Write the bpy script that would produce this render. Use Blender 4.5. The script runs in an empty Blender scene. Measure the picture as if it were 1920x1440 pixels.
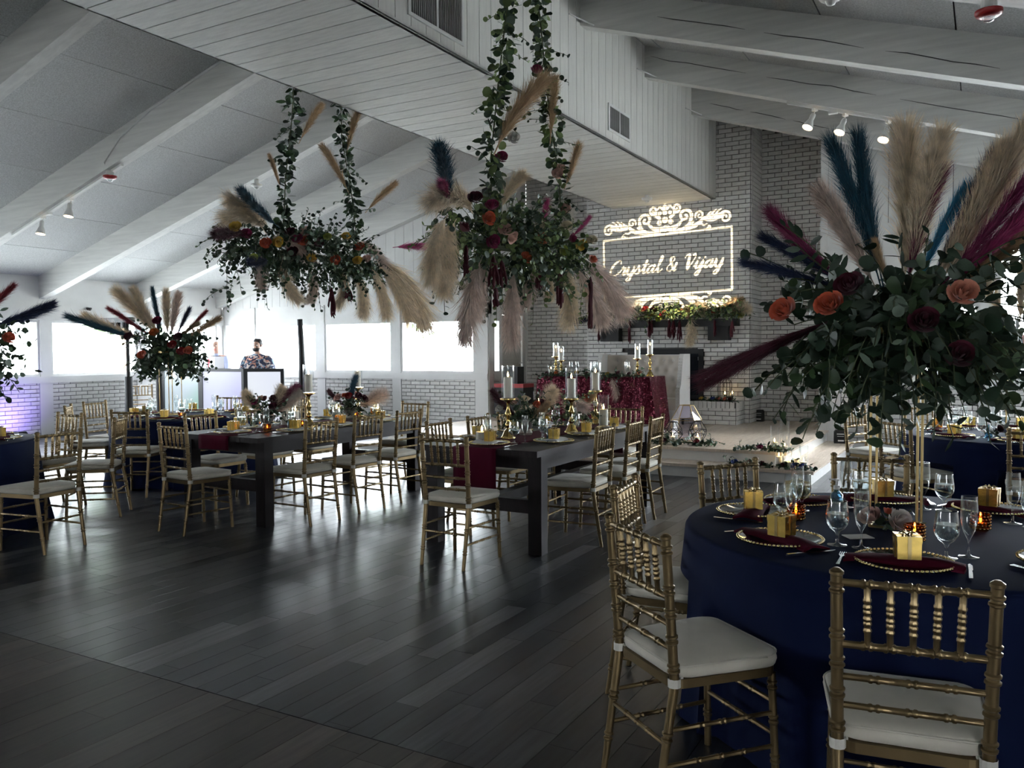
import bpy, math, random
import numpy as np
from mathutils import Matrix, Vector, Euler
random.seed(7); rng = np.random.default_rng(7)
PI = math.pi
scene = bpy.context.scene
C = scene.collection

# ------------------------------------------------------------------ camera
F_PX, YAW, PITCH, ROLL, CAM_H = 1553.75, .51696, .03892, -.00568, 1.50
cf = Vector((-math.sin(YAW)*math.cos(PITCH), math.cos(YAW)*math.cos(PITCH), -math.sin(PITCH)))
cr = Vector((math.cos(YAW), math.sin(YAW), 0)); cu = cr.cross(cf)
cr2 = cr*math.cos(ROLL)+cu*math.sin(ROLL); cu2 = cu*math.cos(ROLL)-cr*math.sin(ROLL)
cam = bpy.data.objects.new('camera', bpy.data.cameras.new('camera')); C.objects.link(cam)
m = Matrix((cr2, cu2, -cf)).transposed().to_4x4(); m.translation = (0, 0, CAM_H); cam.matrix_world = m
cam.data.sensor_width = 36; cam.data.lens = 36*F_PX/1920; cam.data.clip_start = .05; cam.data.clip_end = 300
scene.camera = cam
def view(p):                     # where a world point shows in the 1920x1440 frame (used only to choose level of detail)
    v = Vector(p)-Vector((0, 0, CAM_H)); w = v.dot(cf)
    if w < .1: return (-9999, -9999, .1)
    return (960+F_PX*v.dot(cr2)/w, 720-F_PX*v.dot(cu2)/w, w)
def in_view(p, pad=20):
    x, y, w = view(p); return w > .2 and -pad < x < 1920+pad and -pad < y < 1440+pad

# ------------------------------------------------------------------ world, light, exposure
world = bpy.data.worlds.new('sky'); scene.world = world; world.use_nodes = True
bgn = world.node_tree.nodes['Background']; bgn.inputs[0].default_value = (.91, .955, 1, 1); bgn.inputs[1].default_value = 9.0
scene.view_settings.view_transform = 'Standard'; scene.view_settings.look = 'None'
scene.view_settings.gamma = 1; scene.view_settings.use_curve_mapping = False
scene.view_settings.exposure = 1.92
cy = scene.cycles
cy.max_bounces = 8; cy.diffuse_bounces = 4; cy.glossy_bounces = 3; cy.transmission_bounces = 6; cy.transparent_max_bounces = 24
cy.sample_clamp_indirect = 4; cy.caustics_reflective = False; cy.caustics_refractive = False; cy.use_denoising = True; cy.use_adaptive_sampling = True; cy.adaptive_threshold = .03
def portal(name, loc, rot, sx, sy):   # daylight sampling through a run of windows; gives off no light of its own
    l = bpy.data.lights.new(name, 'AREA'); l.shape = 'RECTANGLE'; l.size = sx; l.size_y = sy; l.cycles.is_portal = True
    o = bpy.data.objects.new(name, l); C.objects.link(o); o.location = loc; o.rotation_euler = rot
XL, YG, XR, YB, YN = -14.8, 12.95, 4.3, 14.4, -5.0     # side walls, gable wall, alcove back, wall behind the camera
portal('daylight_west', (XL-.16, 7.9, 1.6), (0, -PI/2, 0), 1.1, 10.2)
portal('daylight_north', (-11.4, YG+.16, 1.6), (-PI/2, 0, 0), 6.8, 1.1)
portal('daylight_north_east', (1.1, YG+.16, 2.0), (-PI/2, 0, 0), 6.2, 2.0)

# ------------------------------------------------------------------ mesh helpers
class MB:
    def __init__(s): s.v = []; s.f = []
    def add(s, vs, fs):
        n = len(s.v); s.v += [tuple(map(float, p)) for p in vs]; s.f += [tuple(i+n for i in f) for f in fs]; return s
    def box(s, x0, x1, y0, y1, z0, z1, R=None, T=None):
        p = [(x, y, z) for z in (z0, z1) for x, y in ((x0, y0), (x1, y0), (x1, y1), (x0, y1))]
        if R is not None: p = [R @ Vector(q) for q in p]
        if T is not None: p = [Vector(q)+Vector(T) for q in p]
        return s.add(p, [(3, 2, 1, 0), (4, 5, 6, 7), (0, 1, 5, 4), (1, 2, 6, 5), (2, 3, 7, 6), (3, 0, 4, 7)])
    def lathe(s, prof, n=16, c=(0, 0, 0), cap=True):
        vs = []; k = len(prof)
        for r, z in prof:
            for i in range(n):
                a = 2*PI*i/n; vs.append((c[0]+r*math.cos(a), c[1]+r*math.sin(a), c[2]+z))
        fs = [(j*n+i, j*n+(i+1) % n, (j+1)*n+(i+1) % n, (j+1)*n+i) for j in range(k-1) for i in range(n)]
        if cap:
            if prof[0][0] > 1e-6: fs.append(tuple(range(n-1, -1, -1)))
            if prof[-1][0] > 1e-6: fs.append(tuple((k-1)*n+i for i in range(n)))
        return s.add(vs, fs)
    def tube(s, pts, rad, n=8, cap=True):
        pts = [Vector(p) for p in pts]; k = len(pts)
        if not hasattr(rad, '__len__'): rad = [rad]*k
        vs = []; ref = None
        for i, p in enumerate(pts):
            t = (pts[min(i+1, k-1)]-pts[max(i-1, 0)]).normalized()
            if ref is None:
                ref = Vector((0, 0, 1)) if abs(t.z) < .9 else Vector((1, 0, 0))
            a = (ref-t*ref.dot(t)).normalized(); b = t.cross(a); ref = a
            for j in range(n):
                g = 2*PI*j/n; vs.append(p+(a*math.cos(g)+b*math.sin(g))*rad[i])
        fs = [(j*n+i, j*n+(i+1) % n, (j+1)*n+(i+1) % n, (j+1)*n+i) for j in range(k-1) for i in range(n)]
        if cap: fs += [tuple(range(n-1, -1, -1)), tuple((k-1)*n+i for i in range(n))]
        return s.add(vs, fs)
    def ball(s, c, r, n=8, m=6, sc=(1, 1, 1)):
        prof = [(max(1e-4, math.sin(PI*i/m)), -math.cos(PI*i/m)) for i in range(m+1)]
        q = MB().lathe(prof, n); return s.add([(c[0]+x*r*sc[0], c[1]+y*r*sc[1], c[2]+z*r*sc[2]) for x, y, z in q.v], q.f)
    def prism(s, poly, axis, a, b):     # polygon in the two other axes, extruded along axis from a to b
        n = len(poly)
        def P(p, h): return (h, p[0], p[1]) if axis == 0 else (p[0], h, p[1]) if axis == 1 else (p[0], p[1], h)
        return s.add([P(p, a) for p in poly]+[P(p, b) for p in poly],
                     [tuple(range(n-1, -1, -1)), tuple(range(n, 2*n))]+[(i, (i+1) % n, (i+1) % n+n, i+n) for i in range(n)])
    def mesh(s, name, mat=None, smooth=None):
        me = bpy.data.meshes.new(name); me.from_pydata(s.v, [], s.f); me.update()
        if mat: me.materials.append(M[mat] if isinstance(mat, str) else mat)
        if smooth:
            me.shade_smooth()
            if smooth is not True: me.set_sharp_from_angle(angle=math.radians(smooth))
        return me
    def build(s, name, mat, parent=None, loc=(0, 0, 0), rz=0, smooth=None, **k):
        return obj(name, s.mesh(name, mat, smooth), parent, loc, (0, 0, rz), **k)
def obj(name, data, parent=None, loc=(0, 0, 0), rot=(0, 0, 0), scale=None, mat=None, label=None, cat=None, group=None, kind=None):
    o = bpy.data.objects.new(name, data); C.objects.link(o); o.location = loc; o.rotation_euler = rot
    if scale is not None: o.scale = (scale,)*3 if not hasattr(scale, '__len__') else scale
    if parent: o.parent = parent
    if mat and data:
        o.material_slots[0].link = 'OBJECT'; o.material_slots[0].material = M[mat]
    tag(o, label, cat, group, kind); return o
def tag(o, label=None, cat=None, group=None, kind=None):
    if label: o['label'] = label
    if cat: o['category'] = cat
    if group: o['group'] = group
    if kind: o['kind'] = kind
    return o
def empty(name, loc=(0, 0, 0), rz=0, label=None, cat=None, group=None, kind=None, parent=None):
    return obj(name, None, parent, loc, (0, 0, rz), None, None, label, cat, group, kind)
def dup(root, loc, rz=None, label=None, group=None, scale=None):
    r = root.copy(); C.objects.link(r); r.location = loc
    if rz is not None: r.rotation_euler = (0, 0, rz)
    if label: r['label'] = label
    if group: r['group'] = group
    if scale: r.scale = (scale,)*3
    for ch in root.children:
        c = ch.copy(); C.objects.link(c); c.parent = r
        for g in ch.children:
            d = g.copy(); C.objects.link(d); d.parent = c
    return r

# ------------------------------------------------------------------ materials
M = {}
def nt(name):
    mt = bpy.data.materials.new(name); mt.use_nodes = True; M[name] = mt; t = mt.node_tree
    return mt, t, t.nodes, t.links, t.nodes['Principled BSDF']
def mat(name, col, rough=.5, metal=0, var=.12, scale=6, bump=0, bscale=80, rand=0, stretch=(1, 1, 1), spec=None, sheen=0, sub=0, trans=0):
    mt, t, N, L, b = nt(name)
    tc = N.new('ShaderNodeTexCoord'); mp = N.new('ShaderNodeMapping'); mp.inputs['Scale'].default_value = stretch
    L.new(tc.outputs['Object'], mp.inputs[0])
    nz = N.new('ShaderNodeTexNoise'); nz.inputs['Scale'].default_value = scale; nz.inputs['Detail'].default_value = 5
    L.new(mp.outputs[0], nz.inputs[0])
    rp = N.new('ShaderNodeMapRange'); rp.inputs[1].default_value = .3; rp.inputs[2].default_value = .7
    rp.inputs[3].default_value = 1-var; rp.inputs[4].default_value = 1+var; L.new(nz.outputs[0], rp.inputs[0])
    val = rp.outputs[0]
    if rand:
        oi = N.new('ShaderNodeObjectInfo'); ge = N.new('ShaderNodeNewGeometry')
        ad = N.new('ShaderNodeMath'); ad.operation = 'ADD'; L.new(oi.outputs['Random'], ad.inputs[0]); L.new(ge.outputs['Random Per Island'], ad.inputs[1])
        fr = N.new('ShaderNodeMath'); fr.operation = 'FRACT'; L.new(ad.outputs[0], fr.inputs[0])
        mr = N.new('ShaderNodeMapRange'); mr.inputs[3].default_value = 1-rand; mr.inputs[4].default_value = 1+rand; L.new(fr.outputs[0], mr.inputs[0])
        mu = N.new('ShaderNodeMath'); mu.operation = 'MULTIPLY'; L.new(val, mu.inputs[0]); L.new(mr.outputs[0], mu.inputs[1]); val = mu.outputs[0]
    vm = N.new('ShaderNodeVectorMath'); vm.operation = 'SCALE'; vm.inputs[0].default_value = col[:3]; L.new(val, vm.inputs['Scale'])
    L.new(vm.outputs[0], b.inputs['Base Color'])
    b.inputs['Roughness'].default_value = rough; b.inputs['Metallic'].default_value = metal
    if spec is not None: b.inputs['Specular IOR Level'].default_value = spec
    if sheen: b.inputs['Sheen Weight'].default_value = sheen
    if trans: b.inputs['Transmission Weight'].default_value = trans
    if bump:
        n2 = N.new('ShaderNodeTexNoise'); n2.inputs['Scale'].default_value = bscale; n2.inputs['Detail'].default_value = 4; L.new(mp.outputs[0], n2.inputs[0])
        bp = N.new('ShaderNodeBump'); bp.inputs['Strength'].default_value = bump; bp.inputs['Distance'].default_value = .01
        L.new(n2.outputs[0], bp.inputs['Height']); L.new(bp.outputs[0], b.inputs['Normal'])
    return mt
def emit(name, col, strength, sampling='NONE'):
    mt, t, N, L, b = nt(name)
    b.inputs['Base Color'].default_value = (*col, 1); b.inputs['Emission Color'].default_value = (*col, 1); b.inputs['Emission Strength'].default_value = strength
    mt.cycles.emission_sampling = sampling; return mt
def clear(name, tint=(1, 1, 1), base=.04, edge=.75, power=2.2, rough=.02, gl=(1, 1, 1)):   # thin clear glass: sees through, mirrors at grazing angles
    mt, t, N, L, b = nt(name); N.remove(b)
    tr = N.new('ShaderNodeBsdfTransparent'); tr.inputs[0].default_value = (*tint, 1)
    g = N.new('ShaderNodeBsdfGlossy'); g.inputs['Roughness'].default_value = rough; g.inputs[0].default_value = (*gl, 1)
    lw = N.new('ShaderNodeLayerWeight'); lw.inputs[0].default_value = .5
    pw = N.new('ShaderNodeMath'); pw.operation = 'POWER'; L.new(lw.outputs['Facing'], pw.inputs[0]); pw.inputs[1].default_value = power
    mr = N.new('ShaderNodeMapRange'); mr.inputs[3].default_value = base; mr.inputs[4].default_value = edge; L.new(pw.outputs[0], mr.inputs[0])
    mx = N.new('ShaderNodeMixShader'); L.new(mr.outputs[0], mx.inputs[0]); L.new(tr.outputs[0], mx.inputs[1]); L.new(g.outputs[0], mx.inputs[2])
    L.new(mx.outputs[0], N['Material Output'].inputs[0]); return mt
mat('white_paint', (.70, .70, .69), .55, var=.05, scale=3, bump=.05, bscale=30)
mat('rough_board', (.66, .66, .63), .6, var=.10, scale=5, bump=.25, bscale=22, rand=.06, stretch=(1, 6, 1))
mat('side_board', (.70, .69, .66), .6, var=.06, scale=5, bump=.12, bscale=18, rand=.04, stretch=(6, 6, .7))
mat('beam_paint', (.66, .66, .64), .55, var=.10, scale=4, bump=.15, bscale=14, stretch=(.4, 6, 6))
mat('fibre_panel', (.56, .57, .57), .9, var=.22, scale=70, bump=.5, bscale=90, rand=.04)
mat('groove', (.10, .10, .10), .9)
mat('wall_board', (.70, .70, .69), .55, var=.04, scale=4, rand=.03)
mat('brick_white', (.70, .69, .67), .6, var=.08, scale=20, bump=.35, bscale=40, rand=.07)
mat('mortar', (.10, .095, .09), .95, var=.2, scale=30)
mat('stage_wood', (.74, .62, .51), .24, var=.12, scale=8, rand=.10, stretch=(12, .8, 1), bump=.03, bscale=30)
mat('riser_white', (.72, .71, .69), .45, var=.04)
mat('black_iron', (.012, .013, .016), .45, var=.1)
mat('black_matte', (.012, .012, .013), .6, var=.1)
mat('dark_grille', (.03, .03, .03), .6)
mat('grille_grey', (.30, .30, .29), .5)
mat('door_beige', (.46, .44, .39), .5, var=.04)
mat('white_plastic', (.75, .75, .73), .35, var=.03)
mat('red_plastic', (.35, .012, .015), .3, var=.05)
mat('steel', (.6, .6, .6), .3, metal=1)
mat('concrete_out', (.55, .55, .53), .8, var=.1, scale=.4)
mat('tree_out', (.22, .34, .16), .8, var=.3, scale=3, rand=.3)
mat('bark', (.12, .08, .05), .9, var=.3, scale=12)
clear('window_glass', (.97, .99, 1), .02, .5, 4)
clear('clear_glass', (.96, .98, .98), .05, .75, 2.0)
clear('hurricane_clear', (.97, .98, .98), .025, .55, 3.2)
clear('amber_glass', (.62, .30, .12), .08, .8, 1.5, gl=(1, .8, .6))
clear('blue_glass', (.35, .62, .78), .08, .7, 1.6)
clear('water', (.92, .96, .97), .06, .6, 1.5)
emit('spot_glow', (1, .74, .48), 3)
emit('flame', (1, .62, .22), 14)
# ------------------------------------------------------------------ floor
def floor_mat(name, c1, c2, rough):
    mt, t, N, L, b = nt(name)
    tc = N.new('ShaderNodeTexCoord'); oi = N.new('ShaderNodeObjectInfo'); ge = N.new('ShaderNodeNewGeometry')
    ad = N.new('ShaderNodeMath'); ad.operation = 'ADD'; L.new(oi.outputs['Random'], ad.inputs[0]); L.new(ge.outputs['Random Per Island'], ad.inputs[1])
    fr = N.new('ShaderNodeMath'); fr.operation = 'FRACT'; L.new(ad.outputs[0], fr.inputs[0])
    pw = N.new('ShaderNodeMath'); pw.operation = 'POWER'; pw.inputs[1].default_value = 3.2; L.new(fr.outputs[0], pw.inputs[0])
    gp = N.new('ShaderNodeNewGeometry'); mp = N.new('ShaderNodeMapping'); mp.inputs['Scale'].default_value = (14, 1.1, 1); L.new(gp.outputs['Position'], mp.inputs[0])
    nz = N.new('ShaderNodeTexNoise'); nz.inputs['Scale'].default_value = 2.5; nz.inputs['Detail'].default_value = 7; L.new(mp.outputs[0], nz.inputs[0])
    mr = N.new('ShaderNodeMapRange'); mr.inputs[1].default_value = .3; mr.inputs[2].default_value = .7; mr.inputs[3].default_value = .6; mr.inputs[4].default_value = 1.4; L.new(nz.outputs[0], mr.inputs[0])
    mx = N.new('ShaderNodeMix'); mx.data_type = 'RGBA'; mx.inputs[6].default_value = (*c1, 1); mx.inputs[7].default_value = (*c2, 1); L.new(pw.outputs[0], mx.inputs[0])
    vm = N.new('ShaderNodeVectorMath'); vm.operation = 'SCALE'; L.new(mx.outputs[2], vm.inputs[0]); L.new(mr.outputs[0], vm.inputs['Scale'])
    L.new(vm.outputs[0], b.inputs['Base Color'])
    r2 = N.new('ShaderNodeMapRange'); r2.inputs[3].default_value = rough-.05; r2.inputs[4].default_value = rough+.09; L.new(nz.outputs[0], r2.inputs[0]); L.new(r2.outputs[0], b.inputs['Roughness'])
    bp = N.new('ShaderNodeBump'); bp.inputs['Strength'].default_value = .08; bp.inputs['Distance'].default_value = .004; L.new(nz.outputs[0], bp.inputs['Height']); L.new(bp.outputs[0], b.inputs['Normal'])
floor_mat('floor_grey', (.022, .024, .031), (.112, .113, .122), .29)
floor_mat('floor_brown', (.040, .031, .028), (.085, .068, .062), .42)
mat('floor_base', (.012, .012, .012), .6)
SEAM = 2.48
fl = empty('floor', kind='structure')
MB().box(XL-.1, XR+.1, YN-.1, YB+.3, -.12, -.006).build('subfloor', 'floor_base', fl)
PW, PL = .125, .92
def plank_mesh(mname, w, l):
    g = .0012; return MB().box(-w/2+g, w/2-g, -l/2+g, l/2-g, -.006, 0).mesh('plank', mname)
def planks(mname, x0, x1, y0, y1, w, l, keep):
    cells = []
    for i in range(int((x1-x0)/w)+1):
        x = x0+(i+.5)*w; off = rng.random()*l; y = y0-off
        while y < y1:
            a, b2 = max(y, y0), min(y+l, y1)
            if b2-a > .03: cells.append((x, (a+b2)/2, b2-a))
            y += l
    def rank(c):
        p = view((c[0], c[1], 0)); vis = in_view((c[0], c[1], 0), 60)
        return -(1e6/p[2]**2) if vis else 0
    cells.sort(key=rank); me = plank_mesh(mname, w, l)
    for c in cells[:keep]:
        obj('plank', me, fl, (c[0], c[1], 0), scale=(1, c[2]/l, 1))
    rest = MB()
    for c in cells[keep:]:
        rest.box(c[0]-w/2+.0012, c[0]+w/2-.0012, c[1]-c[2]/2+.0012, c[1]+c[2]/2-.0012, -.006, 0)
    rest.build('far_planks' if 'grey' in mname else 'near_planks', mname, fl, kind='stuff')
planks('floor_grey', XL, XR, SEAM, YG+.02, PW, PL, 225)
planks('floor_brown', XL, XR, YN, SEAM-.004, .16, 1.2, 75)

# ------------------------------------------------------------------ outside: paved ground, trees, a low building
gd = MB().box(-90, 80, -70, 110, -.5, -.35).build('ground', 'concrete_out', kind='structure')
def out_tree(x, y, h, r, label):
    t = empty('tree', (x, y, -.35), label=label, cat='tree', group='trees outside the windows')
    MB().tube([(0, 0, 0), (.1, 0, h*.35), (0, .1, h*.6)], [.22, .16, .1], 8).build('trunk', 'bark', t)
    mb = MB()
    for k in range(260):
        d = rng.normal(size=3); d /= np.linalg.norm(d); q = d*r*(.55+.45*rng.random()); q[2] = q[2]*1.0+h*.72
        a = rng.normal(size=3); a /= np.linalg.norm(a); b = np.cross(d, a); s = .28*r*.45
        mb.add([q-a*s, q+b*s*.6, q+a*s, q-b*s*.6], [(0, 1, 2, 3)])
    mb.build('crown', 'tree_out', t)
out_tree(-34, 24, 7, 3.0, 'broad pale tree seen through the side window at the picture edge')
out_tree(-30, 40, 8, 3.4, 'tree seen through the end window behind the bearded person')
out_tree(-26, 46, 8, 3.6, 'tree seen past the dark pole through the window')
out_tree(-14, 52, 7, 3.2, 'tree seen low through the end window nearest the fireplace')
def far_house(x, y, w, h):
    b = empty('garage_building', (x, y, -.35), label='pale low outbuilding across the paving beyond the end windows', cat='building')
    MB().box(-w/2, w/2, 0, 6, 0, h).build('wall', 'white_paint', b)
    MB().prism([(-w/2-.4, h), (w/2+.4, h), (0, h+1.6)], 1, -.3, 6.3).build('roof', 'grille_grey', b)
    for k in range(3): MB().box(-w/2+1+k*3.2, -w/2+3.4+k*3.2, -.06, .02, .1, 2.3).build('garage_door', 'riser_white', b)
far_house(-24, 60, 11, 3.0)

# ------------------------------------------------------------------ roof: rafters and fibre panels on both slopes, soffit box on the ridge
XRID = -4.8
def zl(x): return 2.5+.2855*(x-XL)          # underside of the rafters, left slope
def zr(x): return 5.06-.318*(x+3.88)        # right slope
RD = .40                                     # rafter depth
ce = empty('ceiling', kind='structure')
def rafter(y, w, left):
    x0, x1, f = (XL, XRID, zl) if left else (XRID, XR, zr)
    MB().prism([(x0, f(x0)), (x1, f(x1)), (x1, f(x1)+RD), (x0, f(x0)+RD)], 1, y, y+w).build('rafter', 'beam_paint', ce)
LY = [12.77-1.98*k for k in range(10)]; RY = [12.34-1.98*k for k in range(9)]
for y in LY: rafter(y, .16, True)
for y in RY: rafter(y, .16, False)
for (yy, x0, x1, h0, seed) in ((RY[1], -3.8, 1.6, .27, 3), (RY[2], -3.0, 1.0, .20, 5), (RY[0], -3.6, -1.4, .22, 8)):      # drying cracks along the painted beams
    rr_ = np.random.default_rng(seed); k_ = 22; mbk = MB(); pts_ = [(x0+(x1-x0)*i/k_, yy-.0015, zr(x0+(x1-x0)*i/k_)+h0+.005*rr_.normal()-.10*i/k_) for i in range(k_+1)]
    for i in range(0, k_, 6): mbk.tube(pts_[i:i+6], [.0012]+[.0045]*(len(pts_[i:i+6])-2)+[.0012], 4)
    mbk.build('crack', 'groove', ce)
def slope_panels(left):
    x0, x1, f = (XL, XRID, zl) if left else (XRID, XR, zr)
    ys = sorted((LY if left else RY)+[YB+.1]); ys = [YN]+ys; n = 8; g = .006
    for a, b in zip(ys[:-1], ys[1:]):
        a2 = a+.16 if a > YN else a
        for k in range(n):
            u0, u1 = x0+(x1-x0)*k/n+g, x0+(x1-x0)*(k+1)/n-g
            MB().prism([(u0, f(u0)+RD), (u1, f(u1)+RD), (u1, f(u1)+RD+.05), (u0, f(u0)+RD+.05)], 1, a2, b).build('ceiling_panel', 'fibre_panel', ce)
    MB().prism([(x0-.2, f(x0-.2)+RD+.05), (x1, f(x1)+RD+.05), (x1, f(x1)+RD+.12), (x0-.2, f(x0-.2)+RD+.12)], 1, YN-.2, YB+.3).build('roof_deck', 'groove', ce)
slope_panels(True); slope_panels(False)
BX0, BX1, BZ = -5.7, -3.88, 4.0
sb = empty('soffit_box', kind='structure')
y = 13.68; bw = .23; bm = MB().box(BX0, BX1, .006, bw-.006, BZ, BZ+.02).mesh('underside_board', 'rough_board')
while y > YN:
    y -= bw; obj('underside_board', bm, sb, (0, y, 0))
sw = .2; y = 13.68; smesh = MB().box(BX1-.02, BX1, .005, sw-.005, BZ, zr(BX1)+RD).mesh('side_board', 'side_board')
while y > YN:
    y -= sw; obj('side_board', smesh, sb, (0, y, 0))
MB().box(BX0, BX0+.02, YN, 13.68, BZ, zl(BX0)+RD).build('side_panel', 'side_board', sb)
MB().box(BX0+.03, BX1-.03, YN, 13.68, BZ+.03, BZ+.06).box(BX1-.06, BX1-.03, YN, 13.68, BZ, zr(BX1)+RD).build('backing', 'groove', sb)
for y in RY:                                    # diagonal braces of pale rope-like conduit where beams meet the box
    MB().tube([(BX1+.01, y-.3, zr(BX1)+.02), (BX1+.16, y, zr(BX1)-.03)], .009, 6).build('conduit', 'white_paint', sb)

# ------------------------------------------------------------------ bricks
BP, BL, GAP = .073, .225, .009
def chamfer_brick():
    hx, hz, d, c = (BL-GAP)/2, (BP-GAP)/2, .018, .004
    vs = [(-hx, 0, -hz), (hx, 0, -hz), (hx, 0, hz), (-hx, 0, hz), (-hx, -d+c, -hz), (hx, -d+c, -hz), (hx, -d+c, hz), (-hx, -d+c, hz),
          (-hx+c, -d, -hz+c), (hx-c, -d, -hz+c), (hx-c, -d, hz-c), (-hx+c, -d, hz-c)]
    fs = [(8, 9, 10, 11)]+[(i, (i+1) % 4, (i+1) % 4+4, i+4) for i in range(4)]+[(i+4, (i+1) % 4+4, (i+1) % 4+8, i+8) for i in range(4)]
    return vs, fs
BV, BF = chamfer_brick()
brick_me = MB().add(BV, BF).mesh('brick', 'brick_white')
def brick_face(parent, org, ang, width, z0, z1, keep, top=None, holes=()):
    """a face of running-bond bricks; org = left end seen from the front, ang = direction of the face's left-to-right axis"""
    ux, uy = math.cos(ang), math.sin(ang); cells = []
    row = 0; z = z0
    while z < z1-.02:
        zc = z+BP/2; h = min(BP, z1-z); u = -(row % 2)*BL/2
        while u < width-.005:
            a, b = max(u, 0), min(u+BL, width); u += BL
            if b-a < .03: continue
            uc = (a+b)/2
            if top and zc+BP/2 > top(org[0]+ux*uc): continue
            if any(x0 < uc < x1 and y0 < zc < y1 for x0, x1, y0, y1 in holes): continue
            cells.append((org[0]+ux*uc, org[1]+uy*uc, z+h/2, (b-a-GAP)/(BL-GAP), h/BP))
        z += BP; row += 1
    cells.sort(key=lambda c: (0 if in_view(c[:3], 10) else 1, view(c[:3])[2]))
    for c in cells[:keep]:
        obj('brick', brick_me, parent, (c[0], c[1], c[2]), (rng.normal()*.004, 0, ang), (c[3], 1+.12*rng.normal(), c[4]))
    rest = MB()
    R = Matrix.Rotation(ang, 3, 'Z')
    for c in cells[keep:]:
        rest.add([R @ Vector((x*c[3], y2, zz*c[4]))+Vector(c[:3]) for x, y2, zz in BV], BF)
    if rest.v: rest.build('further_bricks', 'brick_white', parent, kind='stuff')

# ------------------------------------------------------------------ walls
def struct(name, mb, m_, parent=None): return mb.build(name, m_, parent, kind=None if parent else 'structure')
SILL0, SILL1, WT = .98, 1.10, 2.12
wn = [0]
def window(axis, fixed, a, b, z0, z1, sgn):
    """framed fixed pane in a wall; axis = the axis it runs along, sgn = direction of the room"""
    wn[0] += 1; w = empty('window_%d' % wn[0], kind='structure'); t = .045
    def bx(u0, u1, za, zb, d0, d1):
        mb = MB(); lo, hi = sorted((fixed+sgn*d0, fixed+sgn*d1))
        return mb.box(lo, hi, u0, u1, za, zb) if axis == 1 else mb.box(u0, u1, lo, hi, za, zb)
    for args in ((a, b, z1-t, z1), (a, b, z0, z0+t), (a, a+t, z0+t, z1-t), (b-t, b, z0+t, z1-t)):
        bx(*args, -.10, .018).build('frame', 'white_paint', w)
    bx(a+t, b-t, z0+t, z1-t, -.062, -.056).build('pane', 'window_glass', w)
# west eave wall
wl = empty('wall_left', kind='structure')
posts = [y-.02 for y in LY if y > -4.9]+[YG]
MB().box(XL-.12, XL, YN, YG, 2.33, zl(XL)+RD+.05).build('header', 'white_paint', wl)
MB().box(XL-.12, XL+.05, YN, YG, WT, 2.33).build('lintel_trim', 'white_paint', wl)
MB().box(XL-.12, XL+.06, YN, YG, SILL0, SILL1).build('sill', 'white_paint', wl)
MB().box(XL-.14, XL-.012, YN, YG, 0, SILL0).build('wainscot_core', 'mortar', wl)
bays = []
for p in sorted(posts)[:-1]:
    MB().box(XL-.12, XL+.035, p, p+.2, SILL1, WT).build('post', 'white_paint', wl)
    MB().box(XL-.12, XL+.030, p-.02, p+.22, 0, SILL0).build('wainscot_post', 'white_paint', wl)
ps = sorted(posts)
for a, b in zip(ps[:-1], ps[1:]):
    if b-a > .6 and b < 2.9: MB().box(XL-.12, XL, a+.2, b, SILL1, WT).build('infill_panel', 'white_paint', wl); continue
    if b-a > .6: window(1, XL, a+.2, b, SILL1, WT, 1); brick_face(wl, (XL, a+.22), PI/2, b-a-.24, 0, SILL0, 110 if 6.5 < a < 11 else 0)
# east eave wall, the same bays
wr = empty('wall_right', kind='structure')
MB().box(XR, XR+.12, YN, YG, WT, zr(XR)+RD+.05).build('header', 'white_paint', wr)
MB().box(XR-.05, XR+.12, YN, YG, SILL0, SILL1).build('sill', 'white_paint', wr)
MB().box(XR, XR+.12, YN, YG, 0, SILL0).build('wainscot', 'brick_white', wr)
for a, b in zip(ps[:-1], ps[1:]):
    MB().box(XR-.03, XR+.12, a, a+.2, SILL1, WT).build('post', 'white_paint', wr)
    if b-a > .6 and b < 10.9: MB().box(XR, XR+.12, a+.2, b, SILL1, WT).build('infill_panel', 'white_paint', wr)
    elif b-a > .6: window(1, XR, a+.2, b, SILL1, WT, -1)
# wall behind the camera
struct('wall_back', MB().prism([(XL, 0), (XR, 0), (XR, zr(XR)+RD), (XRID, zl(XRID)+RD), (XL, zl(XL)+RD)], 1, YN-.1, YN), 'white_paint')
# gable wall left of the alcove
XA0, XA1 = -7.85, -2.11                        # alcove
wg = empty('wall_gable_left', kind='structure')
gp = [-14.8, -13.98, -11.99, -10.04, -8.13]; gw = [.10, .22, .22, .21, .28]
MB().box(XL, XA0, YG, YG+.12, WT, 2.48).build('lintel_trim', 'white_paint', wg)
MB().box(XL, XA0, YG-.05, YG+.12, SILL0, SILL1).build('sill', 'white_paint', wg)
MB().box(XL, XA0, YG+.012, YG+.14, 0, SILL0).build('wainscot_core', 'mortar', wg)
MB().prism([(XL, 2.48), (XA0, 2.48), (XA0, zl(XA0)+RD), (XL, zl(XL)+RD)], 1, YG+.03, YG+.12).build('backing', 'groove', wg)
x = XL
while x < XA0-.01:
    b = min(x+.22, XA0); MB().prism([(x+.003, 2.48), (b-.003, 2.48), (b-.003, zl(b)+RD), (x+.003, zl(x)+RD)], 1, YG, YG+.03).build('wall_board', 'wall_board', wg); x = b
for p, w in zip(gp, gw):
    MB().box(p, p+w, YG-.03, YG+.12, SILL1, WT).build('post', 'white_paint', wg)
    MB().box(p, p+w, YG-.025, YG+.12, 0, SILL0).build('wainscot_post', 'white_paint', wg)
    MB().box(p+.02, p+w-.02, YG-.02, YG+.02, WT, 2.48).build('post_head', 'white_paint', wg)
for i in range(4):
    a, b = gp[i]+gw[i], gp[i+1]
    window(0, YG, a, b, SILL1, WT, -1); brick_face(wg, (a+.005, YG), 0, b-a-.01, 0, SILL0, 75)
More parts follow.
